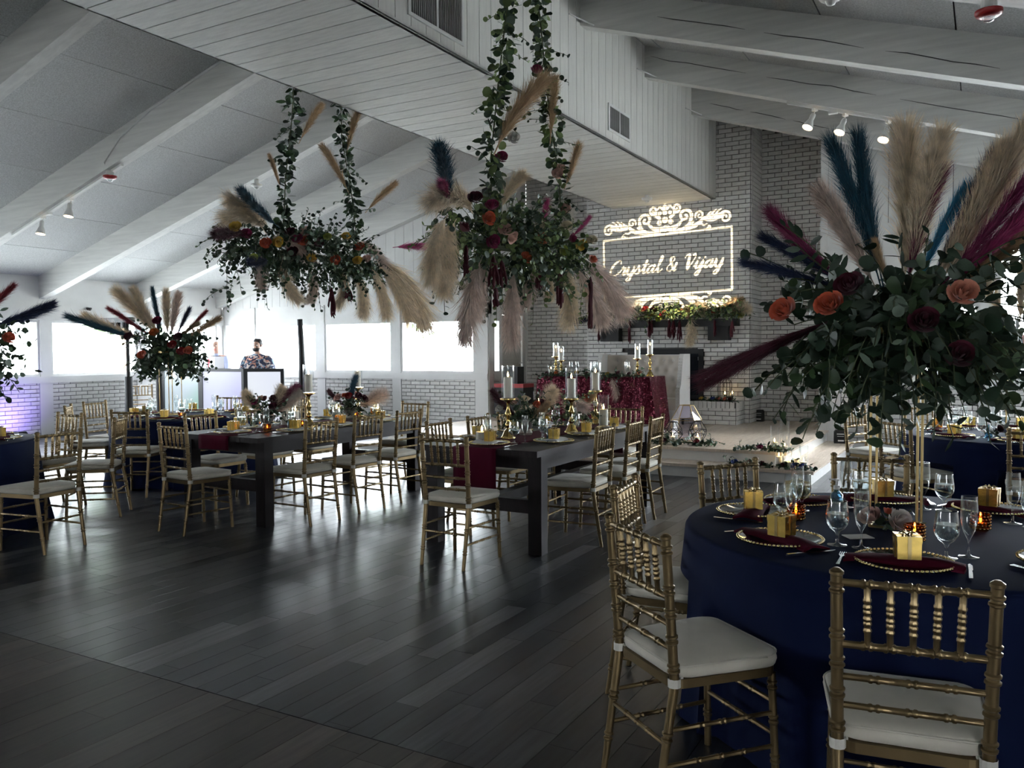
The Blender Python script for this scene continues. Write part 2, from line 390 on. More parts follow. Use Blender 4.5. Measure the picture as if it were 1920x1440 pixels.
# return wall of the alcove on the left, with a slit window and a door
wa = empty('wall_alcove_left', kind='structure')
MB().prism([(YG, 2.2), (YB, 2.2), (YB, zl(XA0)+RD), (YG, zl(XA0)+RD)], 0, XA0-.12, XA0).build('upper_wall', 'white_paint', wa)
MB().box(XA0-.12, XA0+.02, YG, YG+.14, 0, 2.2).box(XA0-.12, XA0, YG+.40, YG+.50, 0, 2.2).box(XA0-.12, XA0, 14.24, YB, 0, 2.2).build('jamb', 'white_paint', wa)
MB().box(XA0-.12, XA0+.03, YG+.14, YG+.40, SILL0, SILL1).build('sill', 'white_paint', wa)
MB().box(XA0-.12, XA0-.012, YG+.14, YG+.40, 0, SILL0).build('wainscot_core', 'mortar', wa)
MB().box(XA0-.12, XA0, YG+.14, YG+.40, WT, 2.2).build('lintel_trim', 'white_paint', wa)
brick_face(wa, (XA0, YG+.14), PI/2, .26, 0, SILL0, 40)
window(1, XA0, YG+.14, YG+.40, SILL1, WT, 1)
d = empty('door_1', kind='structure')
MB().box(XA0-.07, XA0-.03, YG+.52, 14.22, .31, 2.19).build('door_leaf', 'door_beige', d)
MB().tube([(XA0-.03, 14.14, 1.28), (XA0+.03, 14.14, 1.28), (XA0+.03, 14.04, 1.28)], .011, 8).build('handle', 'steel', d)
MB().tube([(XA0+.03, 14.33, .31), (XA0+.03, 14.33, 2.25)], .014, 8).tube([(XA0+.03, 14.38, 2.3), (XA0+.03, 14.37, 1.4), (XA0+.08, 14.36, 1.3)], .012, 8).build('conduit', 'white_paint', wa)
# brick recess behind the stage
wb = empty('wall_alcove_back', kind='structure')
struct('core', MB().prism([(XA0, 0), (XA1, 0), (XA1, zr(XA1)+RD), (XRID, zl(XRID)+RD), (XA0, zl(XA0)+RD)], 1, YB+.012, YB+.14), 'mortar', wb)
CX0, CX1, CYF = -6.2, -3.31, 13.68
brick_face(wb, (XA0, YB), 0, CX0-XA0, .31, 5.6, 90, top=lambda x: zl(x)+RD)
brick_face(wb, (CX1, YB), 0, XA1-CX1, .31, 5.6, 200, top=lambda x: zr(x)+RD)
# chimney breast
ch = empty('chimney_breast', kind='structure')
ztop = 5.5
MB().box(CX0+.012, CX1-.012, CYF+.012, YB, .31, ztop).build('core', 'mortar', ch)
brick_face(ch, (CX0, CYF), 0, CX1-CX0, .31, ztop, 280, holes=((.78, 2.13, .6, 1.53), (0, 2.76, .0, .68), (.62, 2.2, 4.03, 6)), top=lambda x: (zl(x) if x < XRID else zr(x))+RD)
brick_face(ch, (CX1, CYF), PI/2, YB-CYF, .31, ztop-.05, 40)
brick_face(ch, (CX0, YB), -PI/2, YB-CYF, .31, ztop-.05, 0)
# hearth
he = empty('hearth', kind='structure')
HX1, HYF, HZ = -3.40, 13.17, .68
MB().box(CX0, HX1-.012, HYF+.012, CYF, .31, HZ-.012).build('core', 'mortar', he)
brick_face(he, (CX0, HYF), 0, HX1-CX0, .31, .31+4*BP-.02, 60); brick_face(he, (HX1, HYF), PI/2, CYF-HYF, .31, .31+4*BP-.02, 60)
sol = MB().box(-.031, .031, -.018, .2, 0, .105).mesh('soldier_brick', 'brick_white')
for k in range(int((HX1-CX0)/.073)): obj('soldier_brick', sol, he, (CX0+.036+k*.0731, HYF, .575))
for k in range(6): obj('soldier_brick', sol, he, (HX1, HYF+.25+k*.0731-.17, .575), (0, 0, PI/2))
MB().box(CX0, HX1, HYF+.2, CYF, HZ-.03, HZ).box(CX0, HX1-.2, HYF+.19, CYF, HZ-.03, HZ).build('hearth_top', 'brick_white', he)
fp = empty('fireplace_insert', (-4.745, CYF-.01, 0), label='black steel fireplace insert in the white brick chimney', cat='fireplace')
MB().box(-.675, .675, -.03, .02, 1.45, 1.53).box(-.675, -.59, -.03, .02, .69, 1.45).box(.59, .675, -.03, .02, .69, 1.45).box(-.59, .59, -.03, .02, .69, .75).build('surround', 'black_iron', fp)
mat('smoked_glass', (.014, .017, .024), .15); MB().box(-.59, .59, -.012, .0, .75, 1.45).build('glass_door', 'smoked_glass', fp)
MB().box(-.006, .006, -.022, 0, .75, 1.45).build('door_seam', 'black_iron', fp)
mn = empty('mantel_shelf', (-4.77, CYF, 0), label='black beam mantel shelf with two square brackets over the fireplace', cat='mantel')
MB().box(-1.30, 1.30, -.24, 0, 1.90, 2.02).build('shelf', 'black_iron', mn)
for x in (-.93, .99): MB().box(x-.17, x+.17, -.2, 0, 1.67, 1.90).build('bracket', 'black_iron', mn)
# right return of the alcove and gable wall on the right
struct('wall_alcove_right', MB().prism([(YG, 0), (YB, 0), (YB, zr(XA1)+RD), (YG, zr(XA1)+RD)], 0, XA1, XA1+.10), 'white_paint')
wg2 = empty('wall_gable_right', kind='structure')
WT2 = 2.95
MB().box(XA1+.1, -.05, YG, YG+.12, WT, 3.30).build('upper_panel', 'white_paint', wg2); MB().box(-.05, XR, YG, YG+.12, WT2, 3.30).build('lintel_trim', 'white_paint', wg2)
MB().box(XA1+.1, XR, YG-.05, YG+.12, SILL0, SILL1+.02).build('sill', 'white_paint', wg2)
MB().box(XA1+.1, XR, YG+.012, YG+.14, 0, SILL0).build('wainscot_core', 'mortar', wg2)
MB().prism([(XA1+.1, 3.3), (XR, 3.3), (XR, zr(XR)+RD), (XA1+.1, zr(XA1)+RD)], 1, YG+.03, YG+.12).build('backing', 'groove', wg2)
x = XA1+.1
while x < XR-.01:
    b = min(x+.27, XR); zt0, zt1 = max(3.31, zr(x)+RD), max(3.31, zr(b)+RD)
    MB().prism([(x+.004, 3.3), (b-.004, 3.3), (b-.004, zt1), (x+.004, zt0)], 1, YG, YG+.03).build('wall_board', 'wall_board', wg2); x = b
MB().box(XA1, XA1+.10, YG-.03, YG+.01, .0, zr(XA1)+RD).build('corner_board', 'white_paint', wg2)
rp = [XA1+.1, -.05, 1.95, 3.95]
for p in rp:
    MB().box(p, p+.2, YG-.03, YG+.12, SILL1, WT2).build('post', 'white_paint', wg2); MB().box(p, p+.2, YG-.025, YG+.12, 0, SILL0).build('wainscot_post', 'white_paint', wg2)
for a, b in zip(rp[:-1], rp[1:]):
    window(0, YG, a+.2, b, SILL1+.02, WT if a < -1 else WT2, -1); brick_face(wg2, (a+.205, YG), 0, b-a-.21, 0, SILL0, 110 if a < 1 else 0)

# ------------------------------------------------------------------ stage with a wrapping lower step
st = empty('stage', kind='structure')
SX0, SX1, SY, SH = -7.80, -1.97, 9.90, .31
sx0, sx1, sy, sh = -8.10, -1.61, 9.55, .155
MB().box(SX0, SX1-.03, SY+.03, YG+1.4, sh, SH-.025).build('upper_riser', 'riser_white', st)
MB().box(sx0, sx1-.03, sy+.03, YG, 0, sh-.025).build('lower_riser', 'riser_white', st)
for (x0, x1, y0, y1, z) in ((SX0, SX1, SY, YB, SH), (sx0, sx1, sy, YG, sh)):
    x = x0; n = int((x1-x0)/.11)+1; w = (x1-x0)/n
    for k in range(n):
        yy1 = min(y1, YG) if (z == SH and (x0+k*w < XA0 or x0+(k+1)*w > XA1)) else y1
        MB().box(x0+k*w+.0006, x0+(k+1)*w-.0006, y0+.05, yy1, z-.025, z).build('tread_board', 'stage_wood', st)
    MB().box(x0, x1, y0, y0+.05, z-.035, z).build('nosing', 'stage_wood', st)
MB().box(XL, XA0, YG-.06, YG-.025, 0, .09).build('baseboard_gable', 'white_paint', kind='structure')
# ------------------------------------------------------------------ fixtures on the ceiling
def vent(y, label, w=.62, h=.26, z=4.26):
    v = empty('air_vent', (BX1, y, z), label=label, cat='vent', group='wall vents on the soffit box')
    for a in ((-w/2-.03, w/2+.03, h/2, h/2+.03), (-w/2-.03, w/2+.03, -h/2-.03, -h/2), (-w/2-.03, -w/2, -h/2, h/2), (w/2, w/2+.03, -h/2, h/2), (-.012, .012, -h/2, h/2)):
        MB().box(0, .016, a[0], a[1], a[2], a[3]).build('frame', 'white_paint', v)
    MB().box(.001, .003, -w/2, w/2, -h/2, h/2).build('backing', 'dark_grille', v)
    sl = MB().box(.003, .012, -.0035, .0035, -h/2, h/2).mesh('slat', 'grille_grey')
    for k in range(28): obj('slat', sl, v, (0, -w/2+.012+k*(w-.024)/27, 0))
vent(5.62, 'large grey air vent high on the soffit box nearest the camera', .72, .36, 4.30)
vent(9.48, 'smaller grey air vent on the soffit box towards the fireplace')
def spot(x, y, z, rx, rz, label):
    s = empty('track_spotlight', (x, y, z), rz, label=label, cat='spotlight', group='track spotlights')
    MB().box(-.02, .02, -.03, .03, -.03, 0).build('track_adapter', 'white_plastic', s)
    MB().tube([(0, 0, -.03), (0, -.02, -.07), (.02, -.05, -.1)], .007, 8).build('arm', 'white_plastic', s)
    h = empty('lamp_head', (.02, -.05, -.1), parent=s); h.rotation_euler = (rx, 0, 0)
    MB().lathe([(.026, .03), (.032, .0), (.030, -.05), (.055, -.12), (.062, -.16)], 16, cap=False).build('shade', 'white_plastic', h, smooth=50)
    MB().lathe([(.001, -.145), (.056, -.15)], 16, cap=False).build('bulb_face', 'spot_glow', h)
def track(x0, x1, y, f, name):
    L_ = math.hypot(x1-x0, f(x1)-f(x0)); t = empty(name, (0, 0, 0), label='white lighting track under the %s rafter' % ('right' if x0 > -5 else 'left'), cat='light track')
    MB().prism([(x0, f(x0)-.03), (x1, f(x1)-.03), (x1, f(x1)), (x0, f(x0))], 1, y+.06, y+.10).build('rail', 'white_plastic', t)
    xm = x0+(x1-x0)*.35; MB().box(xm-.05, xm+.05, y+.05, y+.11, f(xm)-.055, f(xm)-.02).build('feed_box', 'white_plastic', t)
track(-2.1, -.6, 10.36, zr, 'light_track'); track(-12.2, -9.7, 6.83, zl, 'light_track')
for x, rz, lb in ((-1.78, .9, 'left of the three lit track spots right of the fireplace'), (-1.44, .5, 'middle lit track spot of three right of the fireplace'), (-.98, .2, 'right of the three lit track spots right of the fireplace')):
    spot(x, 10.44, zr(x)-.03, -.5, -.4-rz*.3, 'white cone '+lb)
spot(-11.45, 6.91, zl(-11.45)-.03, -.2, .3, 'white cone track spot nearest the side windows'); spot(-10.8, 6.91, zl(-10.8)-.03, -.2, .3, 'white cone track spot on the left rafter closer to the red alarm')
def detector(x, y, z, label, red=False):
    s = empty('fire_strobe' if red else 'smoke_detector', (x, y, z), label=label, cat='alarm' if red else 'detector')
    MB().tube([(0, 0, 0), (0, 0, -.07)], .05 if red else .035, 12).build('mount', 'white_plastic', s)
    MB().lathe([(.05, -.11), (.075, -.10), (.085, -.085), (.085, -.065), (.03, -.06)], 20).build('body', 'red_plastic' if red else 'white_plastic', s, smooth=40)
    MB().lathe([(.002, -.145), (.03, -.135), (.04, -.11)], 14).build('lens', 'clear_glass' if red else 'white_plastic', s, smooth=60)
detector(-9.94, 6.9, zl(-9.94), 'red fire strobe under the left rafter', True); detector(0.0, 6.48, zr(0.0), 'red fire strobe with clear lens at the top right', True)
detector(-9.35, 8.86, zl(-9.35), 'white smoke detector under the rafter behind the left hanging flowers'); detector(-1.0, 6.48, zr(-1.0), 'white smoke detector under the nearest right rafter')
detector(-4.73, 12.74, BZ+.02, 'white smoke detector under the soffit box above the projection')
cd = MB().tube([(-9.94, 6.86, zl(-9.94)+.02), (-9.94, 6.825, zl(-9.94)+.10), (-9.6, 6.825, zl(-9.6)+.28), (-9.0, 6.825, zl(-9.0)+.36), (-6.5, 6.825, zl(-6.5)+.38)], .012, 6)
cd.build('conduit', 'white_paint', ce)

sc_ = empty('security_camera', (XL+.03, 9.75, 2.36), label='tiny dark dome camera on the header above the side windows', cat='camera'); MB().lathe([(.05, .02), (.05, 0), (.035, -.03), (.001, -.05)], 14).build('dome', 'black_iron', sc_, smooth=50); MB().box(-.03, .05, -.04, .04, .02, .03).build('mount', 'white_plastic', sc_)
# ------------------------------------------------------------------ chiavari chair
mat('chair_gold', (.25, .18, .09), .36, metal=.75, var=.10, scale=10)
mat('ivory_fabric', (.66, .62, .53), .8, var=.05, scale=10, bump=.06, bscale=200, sheen=.2)
mat('strap_white', (.72, .70, .64), .8, var=.05)
def bamboo(p0, p1, r, nodes, n=8, pre=()):
    """turned bamboo-style rod: a cylinder with paired rings at each node"""
    p0, p1 = Vector(p0), Vector(p1); L_ = (p1-p0).length; ts = [(0, r)]
    for k in nodes:
        t = k; d = .004/L_
        ts += [(t-4*d, r), (t-3*d, r*1.28), (t-1.6*d, r*1.28), (t-.8*d, r*.98), (t+.8*d, r*.98), (t+1.6*d, r*1.28), (t+3*d, r*1.28), (t+4*d, r)]
    ts.append((1, r)); ts.sort()
    return [p0.lerp(p1, t) for t, _ in ts], [q for _, q in ts]
def rod(name, p0, p1, r, nodes, parent, n=8):
    a, b = bamboo(p0, p1, r, nodes); return MB().tube(a, b, n).build(name, 'chair_gold', parent, smooth=40)
def make_chair():
    c = empty('chiavari_chair', label='x', cat='chair')
    for s in (-1, 1):
        # back post: splayed rear leg running up into the back upright
        pts, rad = [], []
        for (a, b, ra, rb, nodes) in (((.175*s, -.262, 0), (.180*s, -.195, .43), .0125, .0165, (.28, .62)), ((.180*s, -.195, .43), (.187*s, -.232, .905), .0165, .0155, (.12, .32, .5, .66, .93))):
            q, rr = bamboo(a, b, 1, nodes); n = len(q)
            for i, (p, v) in enumerate(zip(q, rr)):
                t = (p-Vector(a)).length/(Vector(b)-Vector(a)).length; pts.append(p); rad.append(v*(ra+(rb-ra)*t))
        top = Vector((.187*s, -.2325, .908)); pts += [top, top+Vector((0, -.0004, .008)), top+Vector((0, -.001, .016))]; rad += [.0185, .0185, .008]
        MB().tube(pts, rad, 10).build('back_post', 'chair_gold', c, smooth=40)
        rod('front_leg', (.197*s, .195, 0), (.187*s, .180, .42), .0135, (.3, .62, .9), c, 10)
        MB().tube([(.175*s, -.26, .0), (.175*s, -.26, .004)], .0135, 8).build('foot_cap', 'black_matte', c)
    rod('top_rail', (-.187, -.230, .885), (.187, -.230, .885), .0105, (.2, .35, .5, .65, .8), c)
    rod('back_rail', (-.184, -.214, .715), (.184, -.214, .715), .0105, (.2, .35, .5, .65, .8), c)
    for k in range(5):
        x = -.187+.374*(.2+.15*k); rod('spindle', (x*1.0, -.230, .88), (x*.97, -.2145, .72), .0088, (.3, .5, .7), c, 7)
    rod('back_rail', (-.182, -.206, .625), (.182, -.206, .625), .0095, (.25, .5, .75), c); rod('back_rail', (-.181, -.199, .545), (.181, -.199, .545), .0095, (.25, .5, .75), c)
    # seat frame: rounded trapezoid, and cushion with piping
    def outline(w0, w1, d0, d1, rr, n=5):
        pts = []
        for (sx, sy, a0) in ((1, 1, 0), (-1, 1, PI/2), (-1, -1, PI), (1, -1, 3*PI/2)):
            w = w1 if sy > 0 else w0; d = d1 if sy > 0 else -d0
            for i in range(n+1):
                a = a0+PI/2*i/n; pts.append((sx*(w-rr)+rr*math.cos(a), d-sy*rr+rr*math.sin(a)))
        return pts
    def slab(o, layers):
        mb = MB(); n = len(o); vs = []
        for sc, z in layers: vs += [(x*sc, y*sc, z) for x, y in o]
        fs = [(j*n+i, j*n+(i+1) % n, (j+1)*n+(i+1) % n, (j+1)*n+i) for j in range(len(layers)-1) for i in range(n)]
        fs += [tuple(range(n-1, -1, -1)), tuple((len(layers)-1)*n+i for i in range(n))]
        return mb.add(vs, fs)
    o = outline(.185, .205, .20, .20, .05); slab(o, [(1, .415), (1, .445)]).build('seat_frame', 'chair_gold', c)
    oc = outline(.195, .215, .195, .212, .075, 6)
    lay = [(.94, .446), (1.0, .452), (1.02, .470), (1.0, .488), (.95, .495), (.8, .500), (.55, .506), (.25, .510)]
    cu = slab(oc, lay).build('cushion', 'ivory_fabric', c, smooth=True)
    MB().tube([(x*1.005, y*1.005, .4885+.0025*math.sin(9*math.atan2(y, x))) for x, y in oc]+[(oc[0][0]*1.005, oc[0][1]*1.005, .4885)], .0035, 5).build('piping', 'ivory_fabric', cu, smooth=True)
    for s in (-1, 1):
        MB().lathe([(.0215, -.014), (.0215, .014)], 10, (.180*s, -.196, .44), cap=False).box(.165*s-.012, .165*s+.012, -.19, -.16, .43, .452).build('cushion_tie', 'strap_white', c)
        for z in (.17, .285): rod('side_stretcher', (.178*s, -.262+.067*z/.43, z), (.193*s, .188, z), .008, (.3, .5, .7), c, 7)
    for z in (.21, .32): rod('front_stretcher', (-.192, .187, z), (.192, .187, z), .008, (.3, .5, .7), c, 7)
    rod('rear_stretcher', (-.178, -.225, .24), (.178, -.225, .24), .008, (.3, .5, .7), c, 7)
    return c
proto = make_chair(); used = [False]; CH = []
def chair(mx, my, fx, fy, where, grp):
    """mx, my: middle of the top of its back; fx, fy: the way it faces"""
    l = math.hypot(fx, fy); fx, fy = fx/l, fy/l; loc = (mx+fx*.232, my+fy*.232, 0); rz = math.atan2(fy, fx)-PI/2
    lb = 'gold chiavari chair '+where; CH.append((loc[0], loc[1], rz))
    if not used[0]:
        used[0] = True; proto.location = loc; proto.rotation_euler = (0, 0, rz); tag(proto, lb, None, grp); return proto
    return dup(proto, loc, rz, lb, grp)
G_ = 'gold chairs around the %s'
CN = (-.25, 3.76); CRB = (.27, 8.35); CLB = (-8.25, 6.75); CLF = (-7.9, 3.6)
def at(c, m_, where, grp, twist=0):
    fx, fy = c[0]-m_[0], c[1]-m_[1]; a = math.atan2(fy, fx)+twist; return chair(m_[0], m_[1], math.cos(a), math.sin(a), where, grp)
g = G_ % 'near round table'
at(CN, (-.145, 2.344), 'back to camera at the front place of the near round table', g, .08)
chair(-1.007, 2.61, .63, .78, 'at the front-left place of the near round table', g)
chair(-1.40, 3.49, 1, .12, 'at the left place of the near round table', g)
chair(-1.17, 4.38, .83, -.56, 'at the rear-left place of the near round table', g)
chair(-.54, 4.98, .18, -1, 'at the rear place of the near round table', g)
g = G_ % 'right rear round table'
chair(-.63, 7.48, .72, .69, 'at the front-left place of the right rear round table', g)
chair(-1.15, 9.2, .92, -.40, 'at the left place of the right rear round table', g)
chair(.36, 7.05, .05, 1, 'at the front place of the right rear round table', g)
at(CRB, (-.55, 9.65), 'at the rear-left place of the right rear round table', g)
g = G_ % 'left rear round table'
at(CLB, (-7.73, 5.52), 'at the front place of the left rear round table', g, .1)
at(CLB, (-9.6, 6.38), 'at the left place of the left rear round table', g)
at(CLB, (-9.15, 5.75), 'at the front-left place of the left rear round table', g)
at(CLB, (-8.0, 8.25), 'at the rear place of the left rear round table', g); at(CLB, (-9.0, 8.0), 'at the rear-left place of the left rear round table', g)
chair(-13.9, 10.2, 1, -.4, 'standing alone by the side wall beside the DJ booth', 'gold chairs against the wall')
g = G_ % 'left front round table'
chair(-6.13, 3.78, -1, -.12, 'in front at the right place of the left front round table', g)
at(CLF, (-7.93, 5.0), 'at the rear place of the left front round table', g); chair(-7.02, 4.92, -.75, -.62, 'side-on at the rear-right place of the left front round table', g)
g = G_ % 'right farm table'
chair(-3.25, 4.75, .0, 1, 'at the near end of the right farm table', g); chair(-3.28, 8.2, 0, -1, 'at the far end of the right farm table', g)
for nm, yy in (('first', 5.98), ('second', 6.62), ('third', 7.16)):
    chair(-2.56, yy, -1, -.05, 'at the %s place right of the right farm table' % nm, g); chair(-4.06, yy-.12, 1, .03, 'at the %s place left of the right farm table' % nm, g)
g = G_ % 'left farm table'
chair(-5.86, 4.58, .08, 1, 'at the near end of the left farm table', g); chair(-5.86, 7.98, 0, -1, 'at the far end of the left farm table', g)
for nm, yy in (('first', 5.48), ('second', 6.12), ('third', 6.76)):
    chair(-5.04, yy, -1, .05, 'at the %s place right of the left farm table' % nm, g); chair(-6.74, yy+.12, 1, 0, 'at the %s place left of the left farm table' % nm, g)

# ------------------------------------------------------------------ farm tables
mat('dark_wood', (.016, .011, .013), .48, var=.35, scale=5, rand=.25, stretch=(6, .6, 1), bump=.08, bscale=20, spec=.28)
def farm_table(cx, y0, y1, label):
    t = empty('farm_table', (cx, (y0+y1)/2, 0), label=label, cat='table', group='dark farm tables'); w, h = 1.06, (y1-y0)/2
    for k in range(5):
        x = -w/2+k*w/5; MB().box(x+.0015, x+w/5-.0015, -h, h, .735, .78).build('top_plank', 'dark_wood', t)
    for s in (-1, 1):
        MB().box(s*(w/2-.05)-.02, s*(w/2-.05)+.02, -h+.14, h-.14, .63, .735).build('apron', 'dark_wood', t)
        MB().box(-w/2+.07, w/2-.07, s*(h-.13)-.02, s*(h-.13)+.02, .63, .735).build('apron', 'dark_wood', t)
        for s2 in (-1, 1): MB().box(s*(w/2-.07)-.055, s*(w/2-.07)+.055, s2*(h-.14)-.05, s2*(h-.14)+.05, 0, .735).build('leg', 'dark_wood', t)
        MB().box(-w/2+.12, w/2-.12, s*(h-.14)-.03, s*(h-.14)+.03, .30, .40).build('end_stretcher', 'dark_wood', t)
    MB().box(-.05, .05, -h+.17, h-.17, .31, .39).build('long_stretcher', 'dark_wood', t)
    return t
T1X, T1Y0, T1Y1 = -5.85, 5.0, 7.44; T2X, T2Y0, T2Y1 = -3.31, 5.25, 7.72; TZ = .78
farm_table(T1X, T1Y0, T1Y1, 'dark stained farm table set under the left hanging flowers'); farm_table(T2X, T2Y0, T2Y1, 'dark stained farm table set under the right hanging flowers')

# ------------------------------------------------------------------ tablecloths and runners
mat('navy_cloth', (.006, .012, .047), .85, var=.08, scale=5, bump=.05, bscale=300, spec=.12)
mat('burgundy_cloth', (.075, .004, .018), .85, var=.1, scale=8, spec=.15)
mat('white_linen', (.70, .70, .70), .8, var=.04, bump=.05, bscale=200)
def round_cloth(c, r, z, folds, seed, label):
    rr = np.random.default_rng(seed); n = 144; ph = rr.random(6)*6.28; vs = []; fs = []
    rings = [(.001, z), (.5, z), (.97, z), (.992, z-.004), (1.0, z-.016)]
    for q, zz in rings:
        vs += [(r*q*math.cos(2*PI*i/n), r*q*math.sin(2*PI*i/n), zz) for i in range(n)]
    for k in range(1, 13):
        t = k/12; zz = (z-.016)*(1-t)+.004
        for i in range(n):
            a = 2*PI*i/n
            w = math.sin(folds*a+ph[0])*.55+math.sin((folds*.55)*a+ph[1])*.0+math.sin((folds+5)*a+ph[2])*.35+math.sin((folds//2)*a+ph[3])*.4
            q = r*(1+.012*min(1, t*4))+t*(.055+.045*w)*(.35+.65*t)
            if zz < .56:                     # a chair pushed in presses the hanging cloth back
                for (hx, hy, hr) in CH:
                    if math.hypot(hx-c[0], hy-c[1]) > 1.5: continue
                    while q > .3:
                        wx, wy = c[0]+q*math.cos(a)-hx, c[1]+q*math.sin(a)-hy; lx, ly = wx*math.cos(hr)+wy*math.sin(hr), -wx*math.sin(hr)+wy*math.cos(hr)
                        if abs(lx) < .25 and -.3 < ly < .25: q -= .01
                        else: break
            vs.append((q*math.cos(a), q*math.sin(a), zz))
    k = len(vs)//n
    fs = [(j*n+i, j*n+(i+1) % n, (j+1)*n+(i+1) % n, (j+1)*n+i) for j in range(k-1) for i in range(n)]+[tuple(range(n-1, -1, -1))]
    return MB().add(vs, [f[::-1] for f in fs]).build('tablecloth', 'navy_cloth', None, (c[0], c[1], 0), smooth=50, label=label, cat='tablecloth', group='navy round tablecloths')
round_cloth(CN, .91, .76, 17, 1, 'floor-length navy cloth on the near round table'); round_cloth(CRB, .91, .76, 15, 2, 'floor-length navy cloth on the right rear round table')
round_cloth(CLB, .91, .76, 16, 3, 'floor-length navy cloth on the left rear round table'); round_cloth(CLF, .91, .76, 15, 4, 'floor-length navy cloth on the left front round table')
def runner(cx, y0, y1, label, drop=.30):
    mb = MB(); n = 24; pts = [(y0-.006, TZ-drop+.0), (y0-.008, TZ-.02), (y0-.003, TZ+.002), (y0+.02, TZ+.004)]+[(y0+(y1-y0)*k/n, TZ+.004+.001*math.sin(k*1.7)) for k in range(1, n)]+[(y1-.02, TZ+.004), (y1+.003, TZ+.002), (y1+.008, TZ-.02), (y1+.006, TZ-drop)]
    vs = []; w = .19
    for p in pts:
        for i in range(9): x = -w+2*w*i/8; vs.append((cx+x, p[0]+.004*math.sin(i*1.3)*(p[1] < TZ), p[1]))
    fs = [(j*9+i, j*9+i+1, (j+1)*9+i+1, (j+1)*9+i) for j in range(len(pts)-1) for i in range(8)]
    mb.add(vs, fs); o = mb.build('table_runner', 'burgundy_cloth', None, smooth=50, label=label, cat='runner', group='burgundy table runners')
    sm = o.modifiers.new('thickness', 'SOLIDIFY'); sm.thickness = .002; sm.offset = 1
runner(T2X, T2Y0, T2Y1, 'burgundy runner hanging over the near end of the right farm table'); runner(T1X, T1Y0, T1Y1, 'burgundy runner along the left farm table', .12)

# ------------------------------------------------------------------ sweetheart table and settee on the stage
mt, t_, N, L, b = nt('sequin')
tc = N.new('ShaderNodeTexCoord'); vo = N.new('ShaderNodeTexVoronoi'); vo.inputs['Scale'].default_value = 110; L.new(tc.outputs['Object'], vo.inputs[0])
vm = N.new('ShaderNodeVectorMath'); vm.operation = 'SUBTRACT'; L.new(vo.outputs['Color'], vm.inputs[0]); vm.inputs[1].default_value = (.5, .5, .5)
vs_ = N.new('ShaderNodeVectorMath'); vs_.operation = 'SCALE'; vs_.inputs['Scale'].default_value = 1.1; L.new(vm.outputs[0], vs_.inputs[0])
ge = N.new('ShaderNodeNewGeometry'); va = N.new('ShaderNodeVectorMath'); va.operation = 'ADD'; L.new(ge.outputs['Normal'], va.inputs[0]); L.new(vs_.outputs[0], va.inputs[1])
vn = N.new('ShaderNodeVectorMath'); vn.operation = 'NORMALIZE'; L.new(va.outputs[0], vn.inputs[0]); L.new(vn.outputs[0], b.inputs['Normal'])
b.inputs['Base Color'].default_value = (.085, .004, .016, 1); b.inputs['Metallic'].default_value = .7; b.inputs['Roughness'].default_value = .28
def draped_cloth(x0, x1, y0, y1, z0, z1, name, mname, label):
    per = []; n = 40; m_ = 18
    for k in range(n): per.append((x0+(x1-x0)*k/n, y0, 0, -1))
    for k in range(m_): per.append((x1, y0+(y1-y0)*k/m_, 1, 0))
    for k in range(n): per.append((x1-(x1-x0)*k/n, y1, 0, 1))
    for k in range(m_): per.append((x0, y1-(y1-y0)*k/m_, -1, 0))
    N_ = len(per); vs = [(x, y, z1) for x, y, _, _ in per]; rows = 9
    for k in range(1, rows+1):
        t = k/rows
        for i, (x, y, nx, ny) in enumerate(per):
            w = .5+.5*math.sin(i*.85)+.3*math.sin(i*.33+1); corner = min(abs(x-x0)+abs(y-y0), abs(x-x1)+abs(y-y0), abs(x-x1)+abs(y-y1), abs(x-x0)+abs(y-y1))
            q = .012+t*(.03+.03*w)+t*.07*max(0, 1-corner/.25); vs.append((x+nx*q, y+ny*q, z1-.01-t*(z1-z0-.012)))
    fs = [tuple(range(N_))]+[(j*N_+i, (j+1)*N_+i, (j+1)*N_+(i+1) % N_, j*N_+(i+1) % N_) for j in range(rows) for i in range(N_)]
    return MB().add(vs, fs).build(name, mname, None, smooth=50, label=label, cat='tablecloth')
SWX0, SWX1, SWY0, SWY1, SWZ = -6.05, -4.22, 11.45, 12.15, 1.12
draped_cloth(SWX0, SWX1, SWY0, SWY1, SH, SWZ, 'sequin_tablecloth', 'sequin', 'burgundy sequin tablecloth over the sweetheart table on the stage')
mat('cream_velvet', (.60, .55, .50), .75, var=.05, scale=6, sheen=.3); mat('settee_white', (.72, .71, .70), .7, var=.03)
se = empty('settee', (-4.82, 12.78, SH), label='cream tufted settee with nailhead wings behind the sweetheart table', cat='settee')
nx_, nz_ = 57, 25; vs = []; btn = [(-.56+.16*i+(.08 if j % 2 else 0), .55+.16*j) for j in range(4) for i in range(8)]
for j in range(nz_):
    for i in range(nx_):
        x = -.66+1.32*i/(nx_-1); z = .40+.72*j/(nz_-1)
        d = sum(math.exp(-((x-a)**2+(z-b2)**2)/.0022) for a, b2 in btn); vs.append((x, .10+.035*d-.02*math.sin(PI*j/(nz_-1)), z))
fs = [(j*nx_+i, j*nx_+i+1, (j+1)*nx_+i+1, (j+1)*nx_+i) for j in range(nz_-1) for i in range(nx_-1)]
bk = MB().add(vs, fs).build('tufted_back', 'cream_velvet', se, smooth=True)
bt = MB().ball((0, 0, 0), .012, 8, 5, (1, .5, 1)).mesh('button', 'cream_velvet', True)
for a, b2 in btn: obj('button', bt, bk, (a, .122, b2))
MB().box(-.72, .72, .12, .22, .12, 1.13).build('back_panel', 'settee_white', se)
nail = MB().ball((0, 0, 0), .009, 6, 4).mesh('nail', 'steel', True)
